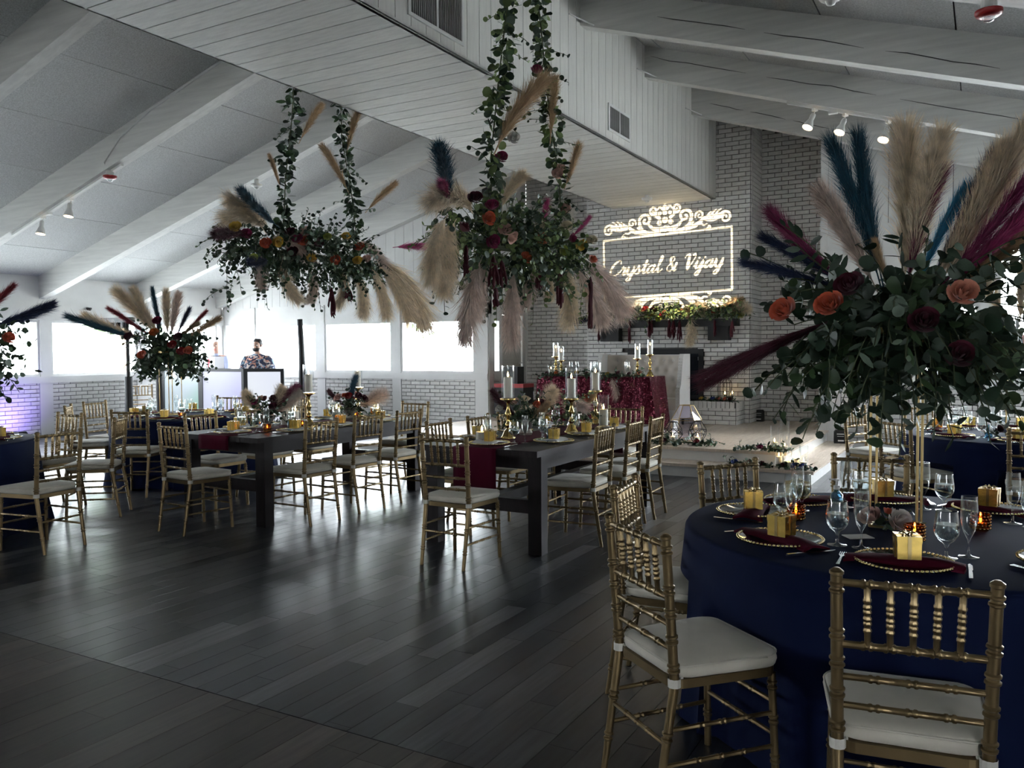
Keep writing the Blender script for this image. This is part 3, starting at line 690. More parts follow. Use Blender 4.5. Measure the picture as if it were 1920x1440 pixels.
for s in (-1, 1):
    wg_ = MB().prism([(-.30, .12), (.22, .12), (.22, 1.14), (-.10, 1.14), (-.14, 1.08), (-.24, .66), (-.30, .58)], 0, s*.69-.035, s*.69+.035).build('wing', 'settee_white', se)
    for k in range(22):
        for dx in (-.018, .018): obj('nail', nail, wg_, (s*.69+dx, -.305+.165*min(1, max(0, (k*.045-.44)/.48)), .16+k*.045-(.06 if k > 20 else 0)))
    for yy in (-.26, .18): MB().lathe([(.018, 0), (.028, .12)], 10, (s*.62, yy, 0)).build('leg', 'dark_wood', se)
MB().box(-.655, .655, -.30, .12, .26, .44).build('seat', 'cream_velvet', se); MB().box(-.655, .655, -.29, .12, .12, .26).build('seat_rail', 'settee_white', se)
# ------------------------------------------------------------------ DJ booth, lighting stands, people
mt, t_, N, L, b = nt('screen_green')
def screen(name, c0, c1, axis_scale, strength):
    mt, t_, N, L, b = nt(name); tc = N.new('ShaderNodeTexCoord'); sp = N.new('ShaderNodeSeparateXYZ'); L.new(tc.outputs['Generated'], sp.inputs[0])
    ad = N.new('ShaderNodeMath'); ad.operation = 'MULTIPLY_ADD'; L.new(sp.outputs[2], ad.inputs[0]); ad.inputs[1].default_value = axis_scale
    L.new(sp.outputs[0], ad.inputs[2])
    mx = N.new('ShaderNodeMix'); mx.data_type = 'RGBA'; mx.clamp_factor = True; mx.inputs[6].default_value = (*c0, 1); mx.inputs[7].default_value = (*c1, 1); L.new(ad.outputs[0], mx.inputs[0])
    L.new(mx.outputs[2], b.inputs['Emission Color']); b.inputs['Base Color'].default_value = (.08, .08, .09, 1); b.inputs['Emission Strength'].default_value = strength; mt.cycles.emission_sampling = 'NONE'
screen('screen_teal', (.62, .78, .86), (.02, .55, .20), -1.0, .17); screen('screen_lavender', (.72, .76, .98), (.42, .38, .85), -.6, .19); screen('screen_white', (.86, .90, .95), (.80, .84, .95), .3, .25)
dj = empty('dj_booth_facade', (-12.6, 10.75, 0), label='black framed DJ booth facade with glowing pastel panels', cat='dj booth')
pp = [(-1.75, .45, 'screen_white'), (-1.40, 0, 'screen_teal'), (-.28, -.02, 'screen_lavender'), (.86, 0, 'screen_white'), (1.50, .35, None)]
for k in range(4):
    (xa, ya, sc), (xb, yb, _) = pp[k], pp[k+1]; a = math.atan2(yb-ya, xb-xa); w = math.hypot(xb-xa, yb-ya)
    p = empty('panel', (xa, ya, 0), a, parent=dj); z1 = 1.22
    for q in ((0, w, z1-.06, z1), (0, w, .03, .10), (0, .06, .10, z1-.06), (w-.06, w, .10, z1-.06)): MB().box(q[0], q[1], -.02, .02, q[2], q[3]).build('frame', 'black_matte', p)
    MB().box(.06, w-.06, -.006, .006, .10, z1-.06).build('lit_scrim', sc, p)
tb = empty('dj_table', (-12.6, 11.35, 0), label='black DJ table standing behind the facade', cat='table')
MB().box(-.9, .9, -.3, .3, 1.14, 1.18).build('table_top', 'black_matte', tb)
for sx in (-1, 1):
    for sy2 in (-1, 1): MB().box(sx*.85-.02, sx*.85+.02, sy2*.26-.02, sy2*.26+.02, 0, 1.14).build('leg', 'black_matte', tb)
mat('carton_white', (.68, .67, .70), .6, var=.04); mat('print_red', (.55, .03, .06), .6, var=.05); mat('print_grey', (.35, .35, .4), .6)
bx = empty('carton', (-13.2, 11.25, 1.18), .05, label='white carton with a red leaf emblem on the DJ table', cat='box')
MB().box(-.22, .22, -.12, .12, 0, .26).build('body', 'carton_white', bx)
lf = []
for k in range(22):
    a = 2*PI*k/22; r = .055*(1 if k % 2 else .55)*(1.15 if abs(math.sin(a)) > .9 else 1); lf.append((.06+r*math.cos(a), .16+r*math.sin(a)))
MB().prism(lf, 1, -.123, -.12).add([(.05, -.123, .11), (.07, -.123, .11), (.07, -.123, .04), (.05, -.123, .04)], [(0, 1, 2, 3)]).build('leaf_emblem', 'print_red', bx)
MB().box(-.18, -.06, -.1225, -.12, .02, .045).box(.12, .2, -.1225, -.12, .02, .04).build('print_lines', 'print_grey', bx)
def stand(x, y, h, label, bar):
    s = empty('light_stand', (x, y, 0), label=label, cat='light stand', group='black lighting stands')
    MB().tube([(0, 0, .02), (0, 0, h)], .03, 10).build('pole', 'black_matte', s); MB().tube([(0, 0, .05), (0, 0, h*.55)], .06, 12).build('sleeve', 'black_matte', s)
    if not bar: MB().lathe([(.14, 0), (.14, .02), (.03, .03)], 18).build('base', 'black_matte', s)
    for k in range(3 if bar else 0):
        a = 2*PI*k/3+1.0; MB().tube([(0, 0, .35), (.42*math.cos(a), .42*math.sin(a), .012)], .014, 8).build('leg', 'black_matte', s)
    if bar:
        b_ = MB().box(-.62, .12, -.06, .06, 2.02, 2.10).build('light_bar', 'black_iron', s)
        for k in range(4): MB().lathe([(.055, 0), (.05, .1)], 12, (-.55+.17*k, -.02, 1.92)).build('lamp', 'black_iron', b_)
        MB().tube([(.3, 0, 1.7), (-.3, 0, 1.95)], .02, 8).build('brace', 'black_iron', s)
stand(-12.25, 8.75, 2.05, 'black lighting stand with a bar of lamps left of the DJ booth', True); stand(-12.2, 9.3, 2.2, 'plain black pole stand close behind the lamp bar', False)
ps_ = empty('speaker_pole', (-10.95, 11.4, 0), label='tall black wrapped pole in front of the end window beside the DJ', cat='pole')
MB().tube([(-.03, 0, .03), (.02, 0, 1.0), (0, 0, 1.6), (-.03, 0, 2.12)], [.07, .07, .055, .05], 10).build('wrapped_column', 'black_matte', ps_, smooth=50); MB().lathe([(.25, 0), (.25, .03), (.05, .035)], 20).build('base', 'black_matte', ps_)

mat('skin_brown', (.36, .20, .14), .5, var=.05); mat('skin_light', (.55, .33, .25), .5, var=.05); mat('hair_black', (.015, .012, .012), .6, var=.2); mat('trousers_black', (.015, .015, .02), .8); mat('vest_black', (.02, .022, .03), .7); mat('shirt_pale', (.45, .50, .68), .8)
mt, t_, N, L, b = nt('floral_shirt')
tc = N.new('ShaderNodeTexCoord'); nz = N.new('ShaderNodeTexNoise'); nz.inputs['Scale'].default_value = 6; nz.inputs['Detail'].default_value = 2; L.new(tc.outputs['Object'], nz.inputs[0])
vo = N.new('ShaderNodeTexVoronoi'); vo.inputs['Scale'].default_value = 15; ma = N.new('ShaderNodeVectorMath'); ma.operation = 'MULTIPLY_ADD'; L.new(nz.outputs['Color'], ma.inputs[0]); ma.inputs[1].default_value = (.5, .5, .5); L.new(tc.outputs['Object'], ma.inputs[2]); L.new(ma.outputs[0], vo.inputs[0])
cr_ = N.new('ShaderNodeValToRGB'); cr_.color_ramp.interpolation = 'CONSTANT'; sp = N.new('ShaderNodeSeparateColor'); L.new(vo.outputs['Color'], sp.inputs[0]); L.new(sp.outputs[0], cr_.inputs[0])
e = cr_.color_ramp.elements; e[0].color = (.02, .025, .06, 1); e[1].position = .34; e[1].color = (.62, .52, .48, 1)
for p_, c_ in ((.52, (.55, .26, .20, 1)), (.66, (.03, .04, .09, 1)), (.84, (.22, .34, .45, 1))): q = cr_.color_ramp.elements.new(p_); q.color = c_
L.new(cr_.outputs[0], b.inputs['Base Color']); b.inputs['Roughness'].default_value = .8
def ell(rings, n=20):
    """loft of ellipses: (cx, cy, z, rx, ry)"""
    vs = []
    for cx, cy_, z, rx, ry in rings: vs += [(cx+rx*math.cos(2*PI*i/n), cy_+ry*math.sin(2*PI*i/n), z) for i in range(n)]
    k = len(rings); fs = [(j*n+i, j*n+(i+1) % n, (j+1)*n+(i+1) % n, (j+1)*n+i) for j in range(k-1) for i in range(n)]+[tuple(range(n-1, -1, -1)), tuple((k-1)*n+i for i in range(n))]
    return MB().add(vs, fs)
def skin_body(name, joints, edges, matname, parent):
    me = bpy.data.meshes.new(name); me.from_pydata([j[0] for j in joints], edges, []); me.update()
    tmp = bpy.data.objects.new(name, me); C.objects.link(tmp)
    sk = tmp.modifiers.new('skin', 'SKIN'); sk.use_smooth_shade = True
    sv = me.skin_vertices[0].data
    for i, j in enumerate(joints): sv[i].radius = j[1]; sv[i].use_root = (i == 0)
    ss = tmp.modifiers.new('sub', 'SUBSURF'); ss.levels = 2; ss.render_levels = 2
    dg = bpy.context.evaluated_depsgraph_get(); out = bpy.data.meshes.new_from_object(tmp.evaluated_get(dg)); out.name = name
    bpy.data.objects.remove(tmp); out.materials.clear(); out.materials.append(M[matname]); out.shade_smooth()
    return obj(name, out, parent)
def person(loc, rz, k, skin, label, arms, big):
    p = empty('person', loc, rz, label=label, cat='person')
    J = [((0, 0, .95), (.17*big, .13*big)), ((0, 0, 1.18), (.17*big, .12*big)), ((0, 0, 1.38), (.18*big, .11*big)), ((0, 0, 1.475), (.075, .07)), ((0, -.012, 1.53), (.06, .06)),
         ((0, -.02, 1.60), (.072, .085)), ((0, -.015, 1.68), (.078, .098)), ((0, .0, 1.745), (.062, .078))]
    E_ = [(i, i+1) for i in range(7)]
    for s in (-1, 1):
        n = len(J); J.append(((s*.10, 0, .88), (.10, .10))); J.append(((s*.11, .01, .48), (.065, .07))); J.append(((s*.115, .03, .09), (.042, .045))); J.append(((s*.12, -.11, .035), (.045, .03)))
        E_ += [(0, n), (n, n+1), (n+1, n+2), (n+2, n+3)]
        n = len(J); el, wr_ = arms[0 if s < 0 else 1]
        J.append(((s*.19*big, 0, 1.41), (.062, .06))); J.append((el, (.045, .045))); J.append((wr_, (.03, .027)))
        d = (Vector(wr_)-Vector(el)).normalized(); hp = Vector(wr_)+d*.07; J.append((tuple(hp), (.038, .018))); E_ += [(2, n), (n, n+1), (n+1, n+2), (n+2, n+3)]
        side = d.cross(Vector((0, 0, 1))).normalized() if abs(d.z) < .9 else Vector((1, 0, 0))
        for f in range(4):
            n2 = len(J); o = hp+side*(-.027+.018*f); ln = (.045, .052, .048, .038)[f]; J.append((tuple(o+d*.03), (.009, .009))); J.append((tuple(o+d*(.03+ln)+Vector((0, 0, -.012))), (.007, .007))); E_ += [(n+3, n2), (n2, n2+1)]
        n2 = len(J); J.append((tuple(hp-d*.02+side*.045*s), (.010, .010))); J.append((tuple(hp+d*.02+side*.06*s), (.008, .008))); E_ += [(n+3, n2), (n2, n2+1)]
    skin_body('body', J, E_, skin, p)
    face = empty('face', parent=p)
    for s in (-1, 1):
        MB().ball((s*.031, -.098, 1.655), .012, 10, 7).build('eye', 'white_plastic', face, smooth=True); MB().ball((s*.031, -.108, 1.655), .006, 8, 6).build('pupil', 'hair_black', face, smooth=True)
        MB().ball((s*.083, .0, 1.645), .028, 8, 6, (.35, .7, 1.1)).build('ear', skin, face, smooth=True); MB().box(s*.031-.018, s*.031+.018, -.112, -.10, 1.682, 1.69).build('eyebrow', 'hair_black', face)
    MB().add([(-.017, -.098, 1.605), (.017, -.098, 1.605), (0, -.132, 1.610), (0, -.10, 1.665)], [(0, 1, 2), (0, 2, 3), (2, 1, 3)]).build('nose', skin, face); MB().ball((0, -.098, 1.575), .026, 10, 6, (1, .4, .3)).build('mouth', 'print_red', face, smooth=True)
    # trousers
    for s in (-1, 1): ell([(s*.105, .01, .08, .068, .07), (s*.11, .005, .5, .088, .09), (s*.095, 0, .86, .125, .125), (s*.07, 0, .98, .13*big, .14)], 16).build('trouser_leg', 'trousers_black', p, smooth=True)
    return p
armsA = (((-.30, -.04, 1.15), (-.24, -.26, 1.10)), ((.31, -.04, 1.15), (.24, -.26, 1.10)))
pa = person((-12.66, 11.95, 0), .35, 1, 'skin_brown', 'bearded person in a dark floral shirt standing behind the DJ booth', armsA, 1.30)
ell([(0, 0, .90, .285, .22), (0, -.01, 1.10, .29, .225), (0, 0, 1.28, .28, .19), (0, 0, 1.40, .255, .15), (0, 0, 1.455, .17, .11), (0, 0, 1.485, .085, .085)], 24).build('shirt', 'floral_shirt', pa, smooth=True)
for s, (el, wr_) in zip((-1, 1), armsA): MB().tube([(s*.20, 0, 1.40), (s*.27, -.01, 1.28), (el[0], el[1], el[2]), (el[0]*.97, el[1]-.08, el[2]-.015)], [.10, .095, .085, .085], 14).build('sleeve', 'floral_shirt', pa, smooth=True)
ell([(0, -.075, 1.535, .05, .035), (0, -.075, 1.56, .068, .05), (0, -.06, 1.60, .082, .065)], 16).build('beard', 'hair_black', pa, smooth=True)
ell([(0, .03, 1.63, .086, .085), (0, .022, 1.70, .092, .098), (0, .015, 1.76, .082, .09), (0, .012, 1.79, .05, .06)], 18).build('hair', 'hair_black', pa, smooth=True)
MB().tube([(-.03, .075, 1.68), (-.07, .11, 1.5), (-.12, .10, 1.35)], [.05, .045, .025], 10).build('ponytail', 'hair_black', pa, smooth=True)
armsB = (((-.24, -.08, 1.16), (-.08, -.24, 1.18)), ((.24, -.06, 1.14), (.12, -.25, 1.12)))
pb = person((-13.85, 11.95, 0), .5, 1, 'skin_light', 'bald person in a black waistcoat and pale sleeves behind the DJ booth', armsB, 1.0)
ell([(0, 0, .92, .19, .14), (0, 0, 1.15, .19, .14), (0, 0, 1.36, .20, .135), (0, 0, 1.45, .12, .09)], 20).build('waistcoat', 'vest_black', pb, smooth=True)
for s, (el, wr_) in zip((-1, 1), armsB): MB().tube([(s*.17, 0, 1.42), (s*.215, -.02, 1.3), el, (Vector(el)*.3+Vector(wr_)*.7)], [.075, .07, .06, .045], 12).build('sleeve', 'shirt_pale', pb, smooth=True)
ell([(0, 0, 1.42, .10, .085), (0, -.005, 1.50, .075, .075)], 16).build('collar', 'shirt_pale', pb, smooth=True)
# ------------------------------------------------------------------ plant parts
for nm, c in (('leaf_deep', (.026, .055, .030)), ('leaf_mid', (.055, .105, .042)), ('leaf_light', (.17, .24, .085)), ('leaf_silver', (.12, .17, .125))):
    mat(nm, c, .5, var=.15, scale=9, rand=.25)
mat('stem_green', (.07, .09, .04), .7)
PET = dict(coral=(.62, .13, .06), peach=(.72, .32, .22), yellow=(.66, .44, .07), magenta=(.26, .012, .085), burgundy=(.085, .006, .022), lime=(.40, .46, .09), blush=(.66, .42, .36), cream=(.70, .62, .46),
           red=(.32, .012, .018), orange=(.60, .16, .03), blue=(.05, .10, .45), white=(.72, .70, .66))
for k, c in PET.items(): mat('petal_'+k, c, .55, var=.14, scale=20, sheen=.1)
PLU = dict(cream=(.80, .67, .50), mauve=(.68, .55, .48), tan=(.50, .34, .19), teal=(.006, .07, .12), navy=(.008, .022, .085), magenta=(.22, .012, .085), burgundy=(.085, .006, .025), pink=(.48, .05, .20), sky=(.02, .22, .40), white=(.66, .62, .56), red=(.32, .015, .03))
for k, c in PLU.items(): mat('plume_'+k, c, .75, var=.25, scale=14, sheen=.25, rand=.12)
mat('amaranth', (.085, .004, .014), .8, var=.35, scale=60, bump=.8, bscale=120)

def leaf_mesh(kind):
    if kind == 'round':
        n = 9; vs = [(0, .95, .0)]+[(math.sin(2*PI*i/n)*.95, .95-math.cos(2*PI*i/n)*.95, .12*math.cos(4*PI*i/n)) for i in range(n)]
        fs = [(0, i+1, (i+1) % n+1) for i in range(n)]
    else:
        w = .42; ys = (0, .5, 1.2, 2.0, 2.5); ws = (.03, .34, .46, .30, .0); vs = []; fs = []
        for y, q in zip(ys, ws): vs += [(-q, y, .10*q-.05*y*y*.2), (0, y, -.05*y*y*.2-.03), (q, y, .10*q-.05*y*y*.2)]
        for j in range(4): fs += [(3*j, 3*j+1, 3*j+4, 3*j+3), (3*j+1, 3*j+2, 3*j+5, 3*j+4)]
    return vs, fs
LEAF = {k: leaf_mesh(k) for k in ('round', 'long')}
LEAF_ME = {(k, m_): MB().add(*LEAF[k]).mesh('leaf', m_, True) for k in LEAF for m_ in ('leaf_deep', 'leaf_mid', 'leaf_light', 'leaf_silver')}
def frame(y, z):
    y = np.asarray(y, float); y /= np.linalg.norm(y)+1e-9; z = np.asarray(z, float); x = np.cross(y, z); x /= np.linalg.norm(x)+1e-9; z = np.cross(x, y); return np.stack([x, y, z], 1)
def put_leaves(thing, origin, leaves, keep):
    """leaves: (pos, frame3x3, size, kind, mat), in the thing's own coordinates; the ones that show largest stay separate pieces"""
    origin = np.asarray(origin, float)
    if keep and len(leaves) > keep:
        leaves.sort(key=lambda l: -(l[2]*(.4+rng.random())/view(l[0]+origin)[2]) if in_view(l[0]+origin) else 0)
    for p, R, s, k, m_ in leaves[:keep]:
        e_ = Matrix(R.tolist()).to_euler(); obj('leaf', LEAF_ME[(k, m_)], thing, p.tolist(), e_, s)
    by = {}
    for p, R, s, k, m_ in leaves[keep:]:
        vs = np.array(LEAF[k][0]) @ R.T*s+p; by.setdefault(m_, MB()).add(vs, LEAF[k][1])
    for m_, mb in by.items(): mb.build('foliage', m_, thing, smooth=True, kind='stuff')
def spray(p, d, L_, size, kind, mats, droop, leaves, stems, step=1.25, hang=.5):
    """a branch with alternating leaves"""
    p = np.asarray(p, float).copy(); d = np.asarray(d, float); d /= np.linalg.norm(d)+1e-9; n = max(3, int(L_/(size*step))); pts = [p.copy()]; m_ = mats[int(rng.integers(len(mats)))]
    for i in range(n):
        d = d+np.array([0, 0, -droop/n])+rng.normal(size=3)*.06; d /= np.linalg.norm(d); p = p+d*(L_/n); pts.append(p.copy())
        s_ = np.cross(d, rng.normal(size=3)); s_ /= np.linalg.norm(s_)+1e-9
        y = d*.35+s_*(.9 if i % 2 else -.9)+np.array([0, 0, -hang*rng.random()]); z = rng.normal(size=3)+np.array([.5, -.6, .5])
        leaves.append((p.copy(), frame(y, z), size*(.65+.5*rng.random())*(1-.35*i/n), kind, m_ if rng.random() < .75 else mats[int(rng.integers(len(mats)))]))
    stems.tube(pts, .0025, 4, False)
def plume_mesh(seed, curve, full, n, lean=.22, sw=.0022):
    r = np.random.default_rng(seed); vs = []; fs = []
    def sp(s): return np.array([curve*s*s, 0, s-.25*curve*curve*s**3])
    def tg(s): v = np.array([2*curve*s, 0, 1-.75*curve*curve*s*s]); return v/np.linalg.norm(v)
    for k in range(n):
        s = .10+.84*r.random()**.8; b = sp(s); t = tg(s); a = r.random()*2*PI
        rad = np.cross(t, [math.cos(a), math.sin(a), .2]); rad /= np.linalg.norm(rad)
        env = math.sin(PI*min(1, (s-.08)/.95*.80+.16))**.8; l = full*(.5+.9*r.random())*(1.1*env+.12)
        d1 = t+rad*(lean*(.5+r.random())); d1 /= np.linalg.norm(d1)
        m1 = b+d1*l*.5; d2 = d1+rad*.22*r.random()+np.array([curve*.6, 0, 0])+r.normal(size=3)*.10; d2 /= np.linalg.norm(d2); m2 = m1+d2*l*.4
        d3 = d2+rad*.35*r.random()-t*.25*r.random()+r.normal(size=3)*.15; d3 /= np.linalg.norm(d3); e_ = m2+d3*l*.35
        w = np.cross(d1, r.normal(size=3)); w /= np.linalg.norm(w); w *= sw*(.5+r.random()); i0 = len(vs)
        vs += [b-w*.5, b+w*.5, m1+w, m1-w, m2+w*.7, m2-w*.7, e_]; fs += [(i0, i0+1, i0+2, i0+3), (i0+3, i0+2, i0+4, i0+5), (i0+5, i0+4, i0+6)]
    q = MB().tube([sp(i/10)*1 for i in range(0, 11)], [.007*(1-.08*i) for i in range(11)], 5); return MB().add(vs, fs).add(q.v, q.f).mesh('pampas_plume', 'plume_cream')
PM = {'up': [plume_mesh(1, .10, .22, 2600, .34), plume_mesh(2, -.07, .20, 2600, .30), plume_mesh(3, .22, .24, 2600, .36)], 'droop': [plume_mesh(4, .42, .30, 1700, .34, .003), plume_mesh(5, .55, .33, 1700, .36, .003)], 'thin': [plume_mesh(6, .10, .20, 2000, .17, .002), plume_mesh(7, .18, .22, 2000, .20, .002), plume_mesh(8, -.10, .20, 2000, .16, .002)]}
def plume(thing, b, tip, col, kind='up', i=None, spin=None, width=1.0):
    b, tip = Vector(b), Vector(tip); d = tip-b; L_ = d.length; mm = PM[kind]; me = mm[int(rng.integers(len(mm))) if i is None else i % len(mm)]
    q = d.to_track_quat('Z', 'Y'); sp_ = rng.random()*6.28 if spin is None else spin
    if kind == 'droop':           # bend the plume's tip downwards
        best = None
        for k in range(24):
            r_ = q.to_matrix() @ Matrix.Rotation(k*PI/12, 3, 'Z'); v = (r_ @ Vector((1, 0, 0))).z
            if best is None or v < best[0]: best = (v, k*PI/12)
        sp_ = best[1]
    e_ = (q.to_matrix() @ Matrix.Rotation(sp_, 3, 'Z')).to_euler()
    return obj('pampas_plume', me, thing, b, e_, (L_*width, L_*width, L_), 'plume_'+col)
def rose_mesh(seed):
    r = np.random.default_rng(seed); mb = MB()
    for k in range(18):
        t = k/17; a = k*2.4+.3*r.random(); R_ = .14+.66*t; w = .55+.55*t
        vs = []; nu, nv = 5, 5
        for j in range(nv):
            v = j/(nv-1)
            for i in range(nu):
                u = -1+2*i/(nu-1); ang = a+u*w*(1-.35*t); rr = R_*(.30+.70*math.sin(v*PI*.58))*(1-.05*u*u)+.16*t*t*v**4; z = -.55+v*(1.12-.42*t)*(1-.10*u*u)-.10*t*v**4
                vs.append((rr*math.cos(ang), rr*math.sin(ang), z))
        mb.add(vs, [(j*nu+i, j*nu+i+1, (j+1)*nu+i+1, (j+1)*nu+i) for j in range(nv-1) for i in range(nu-1)])
    mb.ball((0, 0, -.32), .2, 8, 5); return mb.mesh('rose', 'petal_coral', True)
ROSE = [rose_mesh(1), rose_mesh(2)]
def rose(thing, p, d, s, col): return obj('rose', ROSE[int(rng.integers(2))], thing, p, Vector(d).to_track_quat('Z', 'Y').to_euler(), s, 'petal_'+col)
def tassel_mesh(seed):
    r = np.random.default_rng(seed); mb = MB()
    for k in range(7):
        a = r.random()*6.28; q = .18*r.random(); l = .55+.45*r.random(); pts = [(0, 0, 0)]+[(q*math.cos(a)*t*2*(1-t*.4)+.02*r.normal(), q*math.sin(a)*t*2*(1-t*.4)+.02*r.normal(), -l*t) for t in (.15, .3, .45, .6, .75, .9, 1)]
        mb.tube(pts, [.03]+[.05*(.8+.5*r.random()) for _ in range(6)]+[.02], 6)
    return mb.mesh('amaranthus', 'amaranth', True)
TAS = [tassel_mesh(1), tassel_mesh(2)]
def tassel(thing, p, L_, w=1): return obj('amaranthus', TAS[int(rng.integers(2))], thing, p, (0, 0, rng.random()*6.28), (.20*w, .20*w, L_))
MIXD = ['leaf_deep', 'leaf_deep', 'leaf_mid', 'leaf_silver']; MIXL = ['leaf_mid', 'leaf_light', 'leaf_light', 'leaf_silver', 'leaf_deep']; MIXN = ['leaf_deep', 'leaf_deep', 'leaf_deep', 'leaf_mid', 'leaf_silver']; TOCAM = np.array([.62, -.72, -.1])

# ------------------------------------------------------------------ hanging installations over the farm tables
def hanging(name, org, label, half, roses, rx, plumes, px_, tassels, tx, strands, mats, seed):
    """org: centre of the flower mass; strands: polylines (y, z) from the mass up to the roof"""
    global rng; rng = np.random.default_rng(seed)
    t = empty(name, org, label=label, cat='hanging flowers', group='hanging flower installations'); o = np.array(org); leaves = []; stems = MB(); ry, rz_, rxx = half
    MB().tube([(0, -ry*.85, 0), (0, 0, .04), (0, ry*.85, 0)], .02, 8).build('carrier_bar', 'stem_green', t)
    for k in range(420):
        u = rng.normal(size=3); u /= np.linalg.norm(u); p = u*np.array([rxx*.7, ry*.80, rz_*.55])*rng.random()**.4+np.array([0, 0, .05]); d = u*np.array([.8, .9, .8])+np.array([.15, -.15, .05])
        lng = rng.random() < .3; spray(p, d, .16+.20*rng.random(), .029 if not lng else .024, 'long' if lng else 'round', mats, 1.0 if u[2] < .2 else .4, leaves, stems)
    for k in range(12):
        y = rng.uniform(-ry*.9, ry*.9); spray((rng.normal()*.12, y, -rz_*.5), (rng.normal()*.3, rng.normal()*.4, -.7), .22+.2*rng.random(), .028, 'round', mats, 1.6, leaves, stems, 1.5)
    for s_ in (-1, 1):
        for k in range(9): spray((rng.normal()*.1, s_*ry*.75, rng.normal()*.1), (rng.normal()*.3, s_, rng.normal()*.35), .25+.25*rng.random(), .027, 'round', mats, .9, leaves, stems, 1.4)
    for line in strands:
        P = [np.array([x, y, z])-o for x, y, z in line]; dens = 0
        stems.tube(P, .006, 5)
        for a, b in zip(P[:-1], P[1:]):
            n = max(1, int(np.linalg.norm(b-a)/.0062))
            for i in range(n):
                p = a+(b-a)*(i+rng.random())/n; d = rng.normal(size=3); d[2] *= .6; d /= np.linalg.norm(d); y = d+np.array([0, 0, -.35])
                leaves.append((p+d*.065*rng.random(), frame(y, rng.normal(size=3)), .034*(.6+.7*rng.random()), 'round' if rng.random() < .6 else 'long', mats[int(rng.integers(len(mats)))]))
                if rng.random() < .035: spray(p, d, .22, .026, 'round', mats, .6, leaves, stems, 1.5)
    put_leaves(t, org, leaves, 300)
    stems.build('stems', 'stem_green', t)
    for (yz, c) in roses: rose(t, Vector((rx-(.25 if yz[1] > org[2]+.45 else 0)+rng.normal()*.03, yz[0], yz[1]))-Vector(org), (.7, -.6+.3*rng.normal(), .35+.3*rng.normal()), .062 if c != 'lime' else .05, c)
    for (b, e_, c) in plumes:
        fw_ = .16 if seed == 11 and c in ('teal', 'navy', 'burgundy', 'pink') else 0; bz = Vector((px_[0]+fw_, b[0], b[1]))-Vector(org); ez = Vector((px_[1]+fw_*1.2+rng.normal()*.06, e_[0], e_[1]))-Vector(org)
        down = e_[1] < b[1]-.12; plume(t, bz, ez, c, 'thin' if c in ('tan', 'pink') else 'droop' if down or c in ('cream', 'mauve') else 'up', width=1.0 if c in ('tan', 'pink') else .8 if (ez-bz).length > .5 else 1.15)
    for (b, e_, _) in tassels: tassel(t, Vector((tx, b[0], b[1]))-Vector(org), b[1]-e_[1], 1.0)
    return t
LR = [((5.48,2.5),'coral'),((6.03,2.59),'coral'),((6.08,2.42),'yellow'),((5.31,2.57),'magenta'),((5.8,2.64),'burgundy'),((5.9,2.59),'magenta'),((5.16,2.61),'yellow'),((5.37,2.36),'lime'),((6.34,2.66),'lime'),((6.63,2.7),'yellow'),((6.81,2.61),'coral'),((6.39,2.43),'coral'),((6.75,2.46),'yellow'),((6.04,2.68),'blush'),((5.89,2.47),'burgundy'),((5.65,2.53),'yellow'),((6.23,2.59),'burgundy'),((6.97,2.5),'blush')]
LP = [((5.76,2.68),(5.19,2.9),'teal'),((5.75,2.63),(5.31,3.02),'cream'),((5.82,2.66),(5.44,2.98),'cream'),((5.43,2.59),(4.92,2.55),'burgundy'),((7.34,2.58),(8.42,2.28),'cream'),((7.25,2.51),(7.77,2.09),'cream'),((6.98,2.43),(7.33,2.04),'cream'),((7.49,2.68),(8.02,2.78),'pink'),((5.75,2.58),(6.18,2.73),'mauve'),((5.68,2.47),(5.55,2.21),'mauve'),((5.96,2.45),(5.91,2.03),'cream'),((5.61,2.36),(5.36,2.29),'navy'),((7.07,2.73),(7.58,2.66),'mauve'),((6.81,2.41),(6.97,2.08),'cream'),((6.32,2.37),(6.47,2.09),'mauve'),((7.34,2.52),(8.03,2.14),'cream'),((6.2,3.58),(6.48,4.06),'tan'),((6.92,3.62),(6.91,4.09),'tan'),((5.94,3.09),(5.89,3.41),'tan'),((6.95,3.2),(6.56,3.63),'tan'),((7.21,3.04),(7.57,3.45),'tan')]
LA = [((6.54,2.17),(6.53,1.84),'x'),((6.81,2.18),(6.84,2.03),'x'),((6.77,2.15),(6.75,2.06),'x')]
RR = [((4.71,2.34),'burgundy'),((4.93,2.42),'coral'),((5.13,2.29),'magenta'),((5.2,2.38),'blush'),((5.87,2.4),'coral'),((5.52,2.21),'coral'),((6.36,2.45),'magenta'),((6.79,2.32),'coral'),((5.8,2.48),'cream'),((4.98,2.52),'magenta'),((4.86,2.56),'burgundy'),((6.08,2.51),'cream'),((5.29,2.33),'blush'),((6.49,2.41),'yellow'),((6.66,2.47),'cream'),((6.18,2.33),'lime'),((6.73,2.78),'blush'),((6.54,3.05),'blush'),((6.64,3.12),'blush'),((5.57,3.0),'magenta'),((6.2,3.85),'magenta'),((5.80,3.2),'white')]
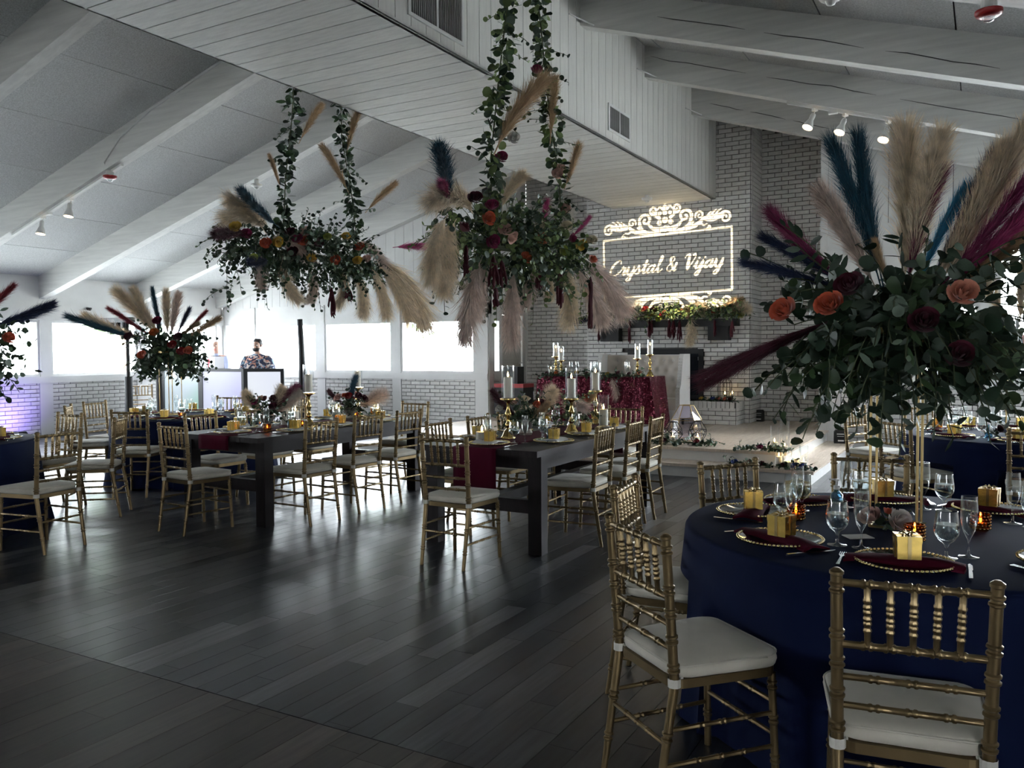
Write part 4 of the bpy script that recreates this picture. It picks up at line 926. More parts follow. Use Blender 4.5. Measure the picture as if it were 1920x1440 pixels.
RP = [((4.82,2.55),(4.48,2.79),'teal'),((4.82,2.53),(4.53,2.66),'pink'),((5.1,2.5),(4.73,2.76),'cream'),((5.13,2.48),(4.91,2.77),'cream'),((4.79,2.45),(4.35,2.15),'cream'),((4.82,2.42),(4.5,2.06),'cream'),((4.89,2.43),(4.59,2.18),'cream'),((5.24,2.21),(4.73,1.75),'mauve'),((5.72,2.17),(5.37,1.71),'mauve'),((5.4,2.26),(5.02,1.88),'mauve'),((5.99,2.24),(5.99,1.91),'mauve'),((6.33,2.22),(6.43,2.02),'cream'),((6.86,2.36),(7.88,2.24),'mauve'),((6.7,2.3),(7.41,2.01),'mauve'),((6.59,2.29),(6.92,1.93),'cream'),((5.52,2.58),(5.51,2.87),'cream'),((6.11,2.47),(6.36,2.76),'pink'),((6.54,2.49),(6.87,2.74),'white'),((6.75,2.52),(6.92,2.68),'pink'),((5.41,2.98),(5.8,3.72),'tan'),((6.34,3.26),(6.46,3.87),'tan'),((6.61,2.92),(6.9,3.39),'tan')]
RA = [((4.75,2.22),(4.76,2.0),'x'),((5.11,2.18),(5.14,1.94),'x'),((5.22,2.16),(5.23,1.96),'x'),((6.18,2.2),(6.18,1.85),'x'),((6.79,2.16),(6.79,1.69),'x'),((5.14,1.96),(5.15,1.81),'x'),((5.8,2.13),(5.8,1.98),'x')]
hanging('hanging_flower_installation', (-6.0, 6.35, 2.46), 'hanging flowers and pampas over the left farm table', (1.22, .30, .34), LR, -5.70, LP, (-5.95, -5.92), LA, -5.85,
        [[(-6.0, 6.02, 2.6), (-6.0, 6.06, 3.2), (-6.0, 6.16, 3.8), (-5.98, 6.2, 4.4), (-5.98, 6.2, zl(-5.98)+RD)], [(-6.0, 7.15, 2.6), (-6.0, 7.05, 3.2), (-6.0, 6.9, 3.8), (-5.98, 6.86, 4.4), (-5.98, 6.85, zl(-5.98)+RD)]], MIXD, 11)
hanging('hanging_flower_installation', (-3.3, 5.85, 2.28), 'hanging flowers and pampas over the right farm table', (1.18, .30, .34), RR, -3.02, RP, (-3.22, -3.15), RA, -3.05,
        [[(-3.3, 5.5, 2.5), (-3.3, 5.5, 3.0), (-3.3, 5.62, 3.6), (-3.3, 5.78, 4.3), (-3.3, 5.8, zr(-3.3)+RD)], [(-3.3, 6.72, 2.5), (-3.3, 6.68, 3.0), (-3.3, 6.48, 3.6), (-3.3, 6.3, 4.4), (-3.3, 6.28, zr(-3.3)+RD)]], MIXL, 12)

# ------------------------------------------------------------------ tall centrepieces on gold rod stands
mat('rod_gold', (.50, .37, .17), .3, metal=.9, var=.06)
AX = np.array([math.cos(YAW), math.sin(YAW), 0.]); AY = np.array([-math.sin(YAW), math.cos(YAW), 0.])
def tall_arrangement(c, z0, label, plumes, roses, nspray, size, keep, zc, rad, rzz, mats, seed, zs=0):
    global rng; rng = np.random.default_rng(seed)
    org = (c[0], c[1], z0); t = empty('tall_centrepiece', org, label=label, cat='centrepiece', group='tall flower centrepieces'); hc = zc-z0; leaves = []; stems = MB()
    a0 = .75
    for k in range(4):
        a = a0+PI/2*k; x, y = .125*math.cos(a), .125*math.sin(a); MB().tube([(x, y, .004), (x, y, hc)], .0055, 8).build('rod', 'rod_gold', t)
        a2 = a+PI/2
        for z in (.006, hc-.05): MB().tube([(x, y, z), (.125*math.cos(a2), .125*math.sin(a2), z)], .0055, 6).build('rail', 'rod_gold', t)
    MB().box(-.15, .15, -.15, .15, hc-.05, hc-.03).build('tray', 'rod_gold', t)
    for k in range(nspray):
        a = rng.random()*2*PI; el = rng.uniform(-.75, .75); u = np.array([math.cos(a)*math.cos(el), math.sin(a)*math.cos(el), math.sin(el)])
        p = np.array([0, 0, hc])+u*np.array([rad*.35, rad*.35, rzz*.4])*rng.random()**.5; lng = rng.random() < .35
        spray(p, u+np.array([0, 0, .1]), rad*(.45+.42*rng.random()), size*(.9 if lng else 1), 'long' if lng else 'round', mats, 1.1 if el < .2 else .5, leaves, stems, 1.15)
    for k in range(nspray//3):
        a = rng.random()*2*PI; q = rad*(.15+.5*rng.random()); spray((q*math.cos(a), q*math.sin(a), hc-.05), (math.cos(a)*.4, math.sin(a)*.4, -.8), rzz*(.45+.45*rng.random()), size, 'long' if rng.random() < .5 else 'round', mats, 1.2, leaves, stems, 1.2)
    put_leaves(t, org, leaves, keep); stems.build('stems', 'stem_green', t)
    dist = math.hypot(c[0], c[1]); fy = np.array([c[0]/dist, c[1]/dist, 0]); fx = np.array([fy[1], -fy[0], 0])
    def W(u, v, z): k = 1+v/dist; return Vector((fx*u*k+fy*v).tolist())+Vector((0, 0, CAM_H+(z-CAM_H)*k-z0))   # v: depth from the arrangement's middle, away from the room's front
    for u, z, col in plumes:
        v = rng.uniform(-.18, .12); b = W(u*.28, v*.4, zc+.02+.10*(z > zc)); tip = W(u, v-.05, z); L_ = (tip-b).length
        plume(t, b, tip, col, 'up' if col in ('cream', 'mauve', 'tan') else 'thin', width=(.85 if col in ('cream', 'mauve') else .7) if col in ('cream', 'mauve', 'tan') else .55 if z < zc else .78)
    for u, z, col in roses: rose(t, W(u, -.44*rad/.55-.05*rng.random(), z), (-fy*.8+fx*(u*.8)+np.array([0, 0, .35])).tolist(), .062, col)
    return t
NP = [(-0.19,2.39,'teal'),(-0.22,2.38,'teal'),(-0.28,2.19,'mauve'),(0.07,2.4,'cream'),(0.1,2.23,'magenta'),(0.21,2.16,'sky'),(0.48,2.34,'cream'),(0.36,2.26,'navy'),(0.51,2.18,'magenta'),(0.55,2.12,'magenta'),(0.58,1.99,'tan'),(-0.55,2.05,'magenta'),(-0.61,1.92,'navy'),(-0.82,1.41,'burgundy'),(-0.80,1.38,'burgundy'),(0.12,2.37,'cream'),(0.41,2.28,'cream'),(-0.1,1.95,'tan'),(-0.52,2.01,'navy'),(0.61,2.17,'pink')]
NR = [(-0.27,1.7,'coral'),(0.24,1.73,'peach'),(-0.46,1.68,'coral'),(0.5,1.53,'coral'),(0.23,1.48,'burgundy'),(-0.19,1.78,'burgundy'),(.1,1.62,'burgundy')]
tall_arrangement((-.31, 3.80), .76, 'large tall centrepiece of eucalyptus and dyed pampas on the near round table', NP, NR, 175, .043, 300, 1.62, .62, .36, MIXN, 21)
BP_ = [(-0.47,2.3,'cream'),(-0.22,2.25,'teal'),(-0.05,2.25,'cream'),(0.31,1.9,'tan'),(0.23,2.06,'navy'),(-0.62,2.05,'red'),(-1.08,1.88,'teal'),(-0.94,1.81,'cream'),(0.42,2.01,'red'),(0.58,1.9,'tan'),(-0.38,2.26,'cream'),(0.07,2.22,'mauve'),(-.3,2.1,'navy')]
BR_ = [(-0.17,1.76,'orange'),(-0.31,1.49,'coral'),(0.21,1.54,'coral'),(-0.13,1.9,'magenta'),(0.1,1.71,'burgundy'),(0.03,1.61,'red'),(-0.45,1.71,'burgundy'),(0.13,1.53,'red')]
tall_arrangement((-8.56, 6.68), .76, 'tall centrepiece of greenery and dyed pampas on the left rear round table', BP_, BR_, 150, .040, 80, 1.56, .52, .34, MIXD, 22)
tall_arrangement((-7.66, 3.74), .76, 'tall centrepiece cut by the picture edge on the left front round table', [(.80, 1.95, 'navy'), (.82, 1.90, 'navy'), (.50, 2.11, 'red'), (.2, 2.3, 'cream'), (-.3, 2.3, 'teal')], [(.47, 1.65, 'coral'), (.1, 1.6, 'red'), (-.3, 1.7, 'burgundy')], 150, .042, 60, 1.56, .68, .34, MIXD, 23)
tall_arrangement((.27, 8.35), .76, 'tall centrepiece on gold rods on the right rear round table', [(-.3, 2.2, 'cream'), (.1, 2.3, 'teal'), (.4, 2.1, 'magenta'), (0, 2.25, 'cream')], [(-.3, 1.6, 'coral'), (.2, 1.7, 'coral')], 80, .034, 40, 1.56, .58, .28, MIXD, 24)

# ------------------------------------------------------------------ low arrangements and garlands
mat('vase_silver', (.45, .42, .38), .3, metal=.6, var=.2)
def low_arrangement(c, z0, rad, label, plumes, cols, nspray, seed, mats=MIXD, size=.024, keep=40, vase=True):
    global rng; rng = np.random.default_rng(seed); org = (c[0], c[1], z0); t = empty('flower_arrangement', org, label=label, cat='flowers', group='low table flowers'); leaves = []; stems = MB()
    bz = .13 if vase else .012
    if vase: MB().lathe([(.05, 0), (.06, .02), (.045, .05), (.075, .10), (.08, .13)], 18, cap=True).build('vase', 'vase_silver', t, smooth=50)
    for k in range(nspray):
        a = rng.random()*2*PI; el = rng.uniform(.0, 1.1); u = np.array([math.cos(a)*math.cos(el), math.sin(a)*math.cos(el), math.sin(el)]); spray((0, 0, bz), u, rad*(.6+.5*rng.random()), size, 'round' if rng.random() < .5 else 'long', mats, .9 if el < .6 else .3, leaves, stems, 1.2)
    for l in leaves: l[0][2] = max(l[0][2], .06 if vase else .024)
    stems.v = [(x, y, max(z, .004)) for x, y, z in stems.v]
    put_leaves(t, org, leaves, keep); stems.build('stems', 'stem_green', t)
    for k, c_ in enumerate(cols):
        a = k*2.4+rng.random(); q = rad*(.25+.5*rng.random()); h = bz+.03+(.5 if vase else .1)*rad*(1-(q/rad)**2); rose(t, (q*math.cos(a), q*math.sin(a), h), (math.cos(a)*.8+.3, math.sin(a)*.8-.4, .7), .05*(.8+.4*rng.random()), c_)
    for (dx, dy, dz, c_, kd) in plumes: plume(t, (dx*.15, dy*.15, .13), (dx, dy, dz), c_, kd, width=1.7)
low_arrangement((-5.95, 5.72), TZ+.004, .27, 'burgundy and pampas flowers nearest the camera on the left farm table', [(-.20, -.1, .33, 'cream', 'up'), (.16, .1, .36, 'cream', 'up'), (.22, .12, .42, 'magenta', 'thin'), (.18, .2, .36, 'white', 'up'), (-.16, -.12, .3, 'cream', 'up'), (.2, .25, .30, 'mauve', 'up')], ['burgundy', 'burgundy', 'burgundy', 'coral', 'blush', 'burgundy', 'burgundy', 'magenta', 'blush'], 34, 31)
low_arrangement((-5.9, 6.86), TZ+.004, .24, 'red and coral flowers further along the left farm table', [(-.02, .05, .46, 'teal', 'thin'), (.30, .22, .28, 'mauve', 'up'), (-.25, -.1, .28, 'burgundy', 'thin')], ['burgundy', 'coral', 'red', 'coral', 'blush', 'burgundy', 'red'], 34, 32)
low_arrangement((-3.42, 6.25), TZ+.004, .32, 'dark mixed flowers nearest the camera on the right farm table', [(-.25, -.2, .34, 'burgundy', 'thin'), (.22, .2, .34, 'cream', 'up'), (.28, -.05, .26, 'tan', 'thin'), (-.1, .2, .3, 'cream', 'droop')], ['burgundy', 'burgundy', 'coral', 'blush', 'white', 'burgundy', 'cream', 'blush'], 46, 33)
low_arrangement((-3.36, 7.08), TZ+.004, .28, 'pale mixed flowers further along the right farm table', [(.2, .1, .28, 'tan', 'thin'), (-.1, .2, .35, 'cream', 'droop'), (.1, -.1, .33, 'mauve', 'droop')], ['white', 'blush', 'cream', 'burgundy', 'blush', 'coral'], 40, 34, mats=MIXL)
def garland(name, pts, w, h, label, cols, nspray, seed, size=.03, keep=60, plumes=(), tassels=(), mats=MIXL, front=(0, -1, .3), cat='garland', rest=None):
    global rng; rng = np.random.default_rng(seed); org = pts[len(pts)//2]; t = empty(name, org, label=label, cat=cat); o = np.array(org); leaves = []; stems = MB(); P = [np.array(p)-o for p in pts]
    stems.tube(P, .01, 6)
    for k in range(nspray):
        s = rng.random()*(len(P)-1); i = int(s); p = P[i]+(P[i+1]-P[i])*(s-i); d = rng.normal(size=3)+np.array(front)*.8; d[2] = abs(d[2])*.6-.15; p = p+np.array([rng.normal()*w*.3, rng.normal()*w*.25, h*.3*rng.random()])
        spray(p, d, w*(.7+.6*rng.random()), size, 'round' if rng.random() < .5 else 'long', mats, .8, leaves, stems, 1.2)
    if rest:                                # what lies over the surface stays on top of it
        for l in leaves:
            if l[0][1]+o[1] > rest[1]-.03: l[0][2] = max(l[0][2], rest[0]+.022-o[2])
        stems.v = [(x, y, max(z, rest[0]+.004-o[2])) if y+o[1] > rest[1]-.03 else (x, y, z) for x, y, z in stems.v]
    put_leaves(t, org, leaves, keep); stems.build('stems', 'stem_green', t)
    for (p, c_, s_) in cols: rose(t, Vector(p)-Vector(org), Vector(front)+Vector((rng.normal()*.3, 0, .2)), s_, c_)
    for (b, e_, c_, kd) in plumes: plume(t, Vector(b)-Vector(org), Vector(e_)-Vector(org), c_, kd, width=1.6)
    for (p, l) in tassels: tassel(t, Vector(p)-Vector(org), l)
MR = [((-5.38,2.13),'blush'),((-5.14,2.07),'blush'),((-5.0,2.21),'red'),((-4.83,2.2),'burgundy'),((-4.68,2.13),'red'),((-4.39,2.14),'coral'),((-4.57,2.1),'yellow'),((-4.9,2.09),'yellow'),((-4.75,2.04),'lime'),((-3.98,2.09),'cream'),((-3.81,2.15),'coral'),((-4.16,2.14),'burgundy'),((-5.58,2.18),'cream'),((-5.24,2.2),'coral'),((-4.48,2.19),'burgundy'),((-4.25,2.08),'blush'),((-5.98,2.14),'magenta'),((-3.59,2.12),'cream'),((-3.38,2.07),'lime')]
MA = [((-5.86,2.0),(-5.84,1.65)),((-5.29,2.03),(-5.31,1.62)),((-4.93,2.02),(-4.93,1.71)),((-4.89,2.02),(-4.87,1.77)),((-4.58,2.02),(-4.56,1.7)),((-4.51,2.01),(-4.49,1.66)),((-4.4,2.01),(-4.38,1.63)),((-3.81,2.0),(-3.81,1.72)),((-3.53,1.99),(-3.5,1.68)),((-6.04,2.14),(-6.02,1.88))]
garland('mantel_garland', [(-6.15, 13.5, 2.08), (-4.8, 13.48, 2.10), (-3.40, 13.5, 2.08)], .28, .45, 'garland of roses, pampas and greenery along the mantel', [((p[0], 13.38, p[1]), c, .072) for p, c in MR], 230, 41, .034, 160,
        [((-5.9, 13.5, 2.1), (-6.4, 13.4, 2.0), 'navy', 'thin'), ((-5.5, 13.45, 2.12), (-5.95, 13.4, 2.05), 'cream', 'up'), ((-5.2, 13.5, 2.12), (-5.7, 13.4, 2.22), 'cream', 'up'), ((-4.3, 13.5, 2.12), (-4.05, 13.35, 1.82), 'cream', 'droop'), ((-3.7, 13.5, 2.1), (-3.25, 13.4, 2.22), 'cream', 'up'), ((-3.9, 13.5, 2.1), (-3.4, 13.4, 2.28), 'tan', 'thin'), ((-4.5, 13.5, 2.12), (-4.0, 13.4, 2.25), 'cream', 'up'), ((-5.0, 13.5, 2.12), (-5.3, 13.4, 2.3), 'white', 'up')],
        [((b[0], 13.40, b[1]), b[1]-e_[1]) for b, e_ in MA], rest=(2.02, 13.44))
garland('table_garland', [(-5.95, 11.52, 1.13), (-5.2, 11.50, 1.13), (-4.32, 11.52, 1.13)], .17, .12, 'dark flower garland along the front of the sweetheart table', [((-5.9+.17*k, 11.47, 1.16+.02*(k % 2)), c, .042) for k, c in enumerate(['burgundy', 'orange', 'burgundy', 'yellow', 'burgundy', 'red', 'yellow', 'burgundy', 'burgundy', 'peach'])], 85, 42, .024, 30, [((-4.6, 11.5, 1.14), (-4.45, 11.4, .95), 'tan', 'thin'), ((-4.9, 11.5, 1.16), (-4.6, 11.42, 1.02), 'mauve', 'droop')], (), MIXD, rest=(SWZ, 11.43))
# ------------------------------------------------------------------ tableware prototypes (meshes shared by every copy)
mat('gold_foil', (.85, .60, .17), .24, metal=1, var=.12, scale=12, bump=.12, bscale=18); mat('gold_rim', (.60, .46, .22), .22, metal=1, var=.1); mat('candle_gold', (.58, .42, .16), .22, metal=1, var=.06)
mat('cutlery', (.62, .62, .63), .18, metal=1, var=.03); mat('wax', (.78, .72, .62), .5, var=.03); mat('mercury_gold', (.45, .30, .12), .25, metal=.8, var=.4, scale=40); mat('menu_white', (.75, .74, .73), .6, var=.02)
mat('pump_white', (.78, .78, .78), .35, var=.02)
def dup2(root, loc, rz, label, group): return dup(root, loc, rz, label, group)
def proto_charger():
    c = empty('charger_plate', cat='plate'); MB().lathe([(.001, .003), (.10, .003), (.115, .006), (.155, .016), (.156, .013), (.115, .002), (.10, 0), (.001, 0)], 40, cap=False).build('glass_disc', 'clear_glass', c, smooth=50)
    mb = MB()
    for k in range(64):
        a = 2*PI*k/64; mb.ball((.158*math.cos(a), .158*math.sin(a), .0155), .0062, 6, 4)
    mb.build('beaded_rim', 'gold_rim', c, smooth=True); return c
def proto_napkin(mname, white=False):
    vs = []; nx, ny = 19, 9; W_, D_ = (.185, .048) if not white else (.10, .06)
    for j in range(ny):
        for i in range(nx):
            u = -1+2*i/(nx-1); v = -1+2*j/(ny-1); sag = .012*abs(u)**3 if not white else 0
            vs.append((u*W_+.004*math.sin(7*v), v*(D_*(1+.35*u*u)), .021+.012*(1-v*v)+.004*math.sin(3*u+2*v)+.006*abs(u)-sag))
    n = nx*ny; vs += [(x, y, z-.009) for x, y, z in vs]
    top = [(j*nx+i, j*nx+i+1, (j+1)*nx+i+1, (j+1)*nx+i) for j in range(ny-1) for i in range(nx-1)]; fs = top+[tuple(n+k for k in f[::-1]) for f in top]
    ring = [i for i in range(nx)]+[j*nx+nx-1 for j in range(1, ny)]+[(ny-1)*nx+i for i in range(nx-2, -1, -1)]+[j*nx for j in range(ny-2, 0, -1)]
    fs += [(ring[k], ring[k-1], ring[k-1]+n, ring[k]+n) for k in range(len(ring))]
    c = empty('napkin', cat='napkin'); MB().add(vs, fs).build('folded_cloth', mname, c, smooth=60); return c
def proto_box():
    c = empty('favour_box', cat='gift box'); h = .078; s = .038
    MB().box(-s, s, -s, s, 0, h*.72).build('body', 'gold_foil', c); MB().box(-s-.0015, s+.0015, -s-.0015, s+.0015, h*.72, h).build('lid', 'gold_foil', c)
    MB().box(-.006, .006, -s-.0028, s+.0028, .0, h+.0012).box(-s-.0028, s+.0028, -.006, .006, .0, h+.0012).build('ribbon', 'gold_rim', c)
    mb = MB()
    for a in (.3, 1.9, 3.4, 5.0): mb.tube([(0, 0, h), (.016*math.cos(a), .016*math.sin(a), h+.012), (.03*math.cos(a), .03*math.sin(a), h+.006), (.016*math.cos(a+.4), .016*math.sin(a+.4), h+.002)], .003, 5)
    mb.build('bow', 'gold_rim', c, smooth=True); return c
def proto_goblet():
    c = empty('water_goblet', cat='glass')
    MB().lathe([(.036, 0), (.036, .002), (.012, .006), (.0055, .012), (.006, .04), (.010, .052), (.026, .064), (.039, .085), (.042, .105), (.039, .135), (.035, .168), (.034, .168), (.0375, .134), (.040, .105), (.037, .087), (.024, .068), (.001, .060)], 24, cap=False).build('bowl', 'clear_glass', c, smooth=60)
    MB().lathe([(.0345, .1675), (.0355, .1685), (.0345, .1695)], 24, cap=False).build('rim', 'clear_glass', c)
    MB().lathe([(.001, .063), (.023, .0695), (.036, .0885), (.0393, .105), (.0385, .122), (.001, .122)], 20, cap=False).build('water_fill', 'water', c, smooth=60); return c
def proto_flute():
    c = empty('champagne_flute', cat='glass'); MB().lathe([(.034, 0), (.034, .002), (.010, .006), (.0042, .014), (.0042, .062), (.009, .072), (.020, .095), (.0275, .13), (.0285, .17), (.0255, .218), (.0245, .218), (.0275, .17), (.0262, .13), (.0185, .098), (.001, .078)], 22, cap=False).build('bowl', 'clear_glass', c, smooth=60); return c
def proto_knife():
    c = empty('table_knife', cat='knife'); MB().prism([(-.006, -.10), (.006, -.10), (.007, -.02), (.004, .0), (-.004, 0), (-.005, -.02)], 2, .001, .007).build('handle', 'cutlery', c); MB().prism([(-.004, 0), (.004, 0), (.009, .03), (.009, .09), (.0, .115), (-.005, .10)], 2, .002, .004).build('blade', 'cutlery', c); return c
def proto_fork():
    c = empty('table_fork', cat='fork'); MB().prism([(-.006, -.095), (.006, -.095), (.0035, .02), (-.0035, .02)], 2, .002, .006).prism([(-.0035, .02), (.0035, .02), (.012, .05), (-.012, .05)], 2, .003, .006).build('handle', 'cutlery', c)
    for k in range(4): MB().box(-.0115+.0064*k, -.0085+.0064*k, .05, .095, .003, .006).build('tine', 'cutlery', c)
    return c
PRO = dict(charger=proto_charger(), napkin=proto_napkin('burgundy_cloth'), wnapkin=proto_napkin('white_linen', True), box=proto_box(), goblet=proto_goblet(), flute=proto_flute(), knife=proto_knife(), fork=proto_fork())
DESC = dict(charger='glass charger plate with gold rim', napkin='folded burgundy napkin', wnapkin='folded white napkin', box='gold wrapped favour box', goblet='stemmed water goblet', flute='champagne flute', knife='silver table knife', fork='silver table fork')
GRP = dict(charger='charger plates', napkin='burgundy napkins', wnapkin='white napkins', box='gold favour boxes', goblet='water goblets', flute='champagne flutes', knife='table knives', fork='table forks')
first = {k: True for k in PRO}
def item(kind, loc, rz, where):
    lb = DESC[kind]+' '+where
    if first[kind]:
        first[kind] = False; o = PRO[kind]; o.location = loc; o.rotation_euler = (0, 0, rz); return tag(o, lb, None, GRP[kind])
    return dup(PRO[kind], loc, rz, lb, GRP[kind])
def setting(cx, cy_, z, ang, where, white=False, cutlery=True, full=True, jig=0):
    """a place: (cx, cy_) centre of the charger, ang = direction the diner faces"""
    f = Vector((math.cos(ang), math.sin(ang), 0)); r = Vector((math.sin(ang), -math.cos(ang), 0)); c = Vector((cx, cy_, z)); rz = ang-PI/2
    item('charger', c, rz, where)
    item('wnapkin' if white else 'napkin', c+Vector((0, 0, -.006)), rz+jig, where)
    item('box', c+f*.0+r*.01+Vector((0, 0, .027)), rz+.25+jig, where)
    item('goblet', c+f*.16+r*.13, 0, where)
    item('flute', c+f*.21+r*.20, 0, where)
    if cutlery: item('knife', c+r*.20-f*.02, rz, where); item('fork', c-r*.20-f*.02, rz, where)
def place_round(c, names, rad=.645, **k):
    for nm, deg in names:
        a = math.radians(deg); setting(c[0]+rad*math.cos(a), c[1]+rad*math.sin(a), k['z'], a+PI, 'at the %s place of the %s' % (nm, k['t']), jig=.15*math.sin(deg))
place_round(CN, [('front', -88), ('front-left', -131), ('left', 178), ('rear-left', 143), ('rear', 104), ('rear-right', 63), ('right', 15), ('front-right', -36)], z=.762, t='near round table')
place_round(CRB, [('front', -92), ('front-left', -138), ('left', 165), ('rear-left', 125), ('rear', 85), ('right', -10)], z=.762, t='right rear round table')
place_round(CLB, [('front', -68), ('front-right', -25), ('left', 195), ('rear-left', 140), ('rear', 85), ('right', 25), ('front-left', -125)], z=.762, t='left rear round table')
place_round(CLF, [('right', 5), ('rear-right', 45), ('rear', 90)], z=.762, t='left front round table')
for tx, ty0, ty1, tn in ((T1X, T1Y0, T1Y1, 'left farm table'), (T2X, T2Y0, T2Y1, 'right farm table')):
    setting(tx, ty0+.21, TZ+.006, PI/2, 'at the near end of the %s' % tn, True); setting(tx, ty1-.21, TZ+.006, -PI/2, 'at the far end of the %s' % tn, True)
    for k, nm in enumerate(('first', 'second', 'third')):
        yy = ty0+.62+.62*k
        setting(tx+.35, yy, TZ+.001, PI, 'at the %s place right of the %s' % (nm, tn), True); setting(tx-.35, yy, TZ+.001, 0, 'at the %s place left of the %s' % (nm, tn), True)

# ------------------------------------------------------------------ candles
def flame_mesh(): return MB().lathe([(.001, 0), (.006, .006), (.0065, .014), (.004, .026), (.0005, .038)], 10, cap=False).mesh('flame', 'flame', True)
FLAME = flame_mesh(); WICK = MB().tube([(0, 0, 0), (0, 0, .008)], .0012, 5).mesh('wick', 'black_matte')
CYL = MB().lathe([(1, 0), (1, 1), (.965, 1), (.965, .012), (.001, .012), (.001, 0)], 24, cap=False).mesh('hurricane_glass', 'hurricane_clear', 60)
PILLAR = MB().lathe([(.001, 0), (1, 0), (1, .97), (.93, 1), (.75, .975), (.001, .97)], 20, cap=False).mesh('pillar', 'wax', 50)
def candle_in_glass(x, y, z, label, r=.05, h=.24, cr_=.035, ch_=.13, grp='hurricane candles'):
    c = empty('hurricane_candle', (x, y, z), label=label, cat='candle', group=grp)
    obj('hurricane_glass', CYL, c, scale=(r, r, h)); p = obj('pillar', PILLAR, c, (0, 0, .013*h+.001), scale=(cr_, cr_, ch_))
    obj('wick', WICK, c, (0, 0, ch_+.001)); obj('flame', FLAME, c, (0, 0, ch_+.006), scale=1.15); return c
def candlestick(x, y, z, label, hh=.33, r=.052, gh=.27, ch_=.17):
    c = empty('candlestick', (x, y, z), label=label, cat='candlestick', group='gold candlesticks'); k = hh/.33
    MB().lathe([(.062, 0), (.062, .008), (.05, .02), (.034, .06), (.018, .075), (.014, .085), (.022, .095), (.026, .11), (.02, .125), (.013, .135), (.014, .16), (.024, .19), (.026, .205), (.016, .225), (.011, .25), (.013, .285), (.02, .30), (.05, .316), (.066, .320), (.066, .33), (.001, .33)], 24).build('stick', 'candle_gold', c, smooth=50, )
    c.children[0].scale = (1, 1, k)
    g = obj('hurricane_glass', CYL, c, (0, 0, hh), scale=(r, r, gh)); obj('pillar', PILLAR, c, (0, 0, hh+.005), scale=(.037, .037, ch_)); obj('wick', WICK, c, (0, 0, hh+ch_)); obj('flame', FLAME, c, (0, 0, hh+ch_+.006), scale=1.15)
    return c
zt = TZ+.006
for (x, y, lb) in ((-3.41, 5.93, 'tall gold candlestick with hurricane glass nearest the camera on the right farm table'), (-3.16, 6.62, 'gold candlestick rising mid-length on the right farm table'), (-3.30, 7.46, 'gold candlestick towards the far end of the right farm table'),
                   (-5.66, 5.98, 'gold candlestick with hurricane glass mid-length on the left farm table'), (-6.03, 7.14, 'gold candlestick towards the far end of the left farm table')):
    candlestick(x, y, zt if abs(x-T1X) < .19 or abs(x-T2X) < .19 else TZ+.001, lb, .33 if y != 6.62 else .30)
for (x, y, r, h, cr_, ch_, lb) in ((-3.50, 5.66, .052, .17, .047, .07, 'short wide hurricane candle at the near end of the right farm table'), (-3.70, 7.02, .05, .34, .04, .22, 'tall hurricane candle behind the dark flowers on the right farm table'), (-3.12, 7.24, .05, .30, .04, .16, 'hurricane candle among the pale flowers on the right farm table'),
                                   (-5.70, 6.42, .048, .21, .037, .14, 'lit pillar in glass beside the red flowers on the left farm table'), (-6.15, 6.30, .05, .26, .037, .12, 'lit pillar in glass behind the candlestick on the left farm table'), (-5.62, 6.98, .048, .15, .037, .11, 'lit pillar near the far candlestick on the left farm table'), (-6.02, 6.02, .048, .36, .037, .24, 'tall hurricane candle behind the burgundy flowers on the left farm table')):
    candle_in_glass(x, y, zt if min(abs(x-T1X), abs(x-T2X)) < .19 else TZ+.001, lb, r, h, cr_, ch_)
for (x, y, hh, lb) in ((-5.93, 11.85, .30, 'taller gold candlestick at the far left of the sweetheart table'), (-5.77, 11.72, .24, 'shorter gold candlestick at the far left of the sweetheart table'), (-4.50, 11.72, .27, 'shorter gold candlestick at the right end of the sweetheart table'), (-4.36, 11.88, .33, 'tallest gold candlestick at the right end of the sweetheart table')):
    candlestick(x, y, SWZ, lb, hh, .045, .22, .13)
for (x, y, lb) in ((-5.92, 11.66, 'small hurricane candle at the left of the sweetheart table'), (-4.56, 11.85, 'small hurricane candle at the right of the sweetheart table')): candle_in_glass(x, y, SWZ, lb, .045, .16, .034, .10)
for k, (x, y) in enumerate(((-5.60, 11.72), (-5.53, 11.80), (-5.25, 11.75), (-5.17, 11.72), (-4.70, 11.78), (-4.64, 11.70))):
    item('flute', (x, y, SWZ), 0, 'standing %s on the sweetheart table' % ('first', 'second', 'third', 'fourth', 'fifth', 'sixth')[k]+' from the left')
def votive(x, y, z, label):
    v = empty('votive_holder', (x, y, z), label=label, cat='votive', group='amber votive holders')
    MB().lathe([(.030, 0), (.034, .01), (.037, .04), (.036, .068), (.033, .068), (.033, .012), (.001, .008)], 18, cap=False).build('cup', 'amber_glass', v, smooth=60)
    mb = MB()
    for j in range(5):
        for k in range(16):
            a = 2*PI*(k+.5*(j % 2))/16; mb.ball((.0365*math.cos(a), .0365*math.sin(a), .010+.0125*j), .0045, 5, 3)
    mb.build('hobnails', 'mercury_gold', v, smooth=True); MB().lathe([(.001, .01), (.024, .01), (.024, .03), (.001, .03)], 14, cap=False).build('tealight', 'wax', v); obj('flame', FLAME, v, (0, 0, .032), scale=.8)
votive(-.70, 3.73, .76, 'amber votive beside the left place of the near round table'); votive(-.22, 3.52, .76, 'amber votive in front of the stand on the near round table'); votive(.0, 3.87, .76, 'amber votive right of the stand on the near round table')
votive(-.2, 8.05, .76, 'amber votive on the right rear round table'); votive(-8.05, 6.42, .76, 'amber votive on the left rear round table')
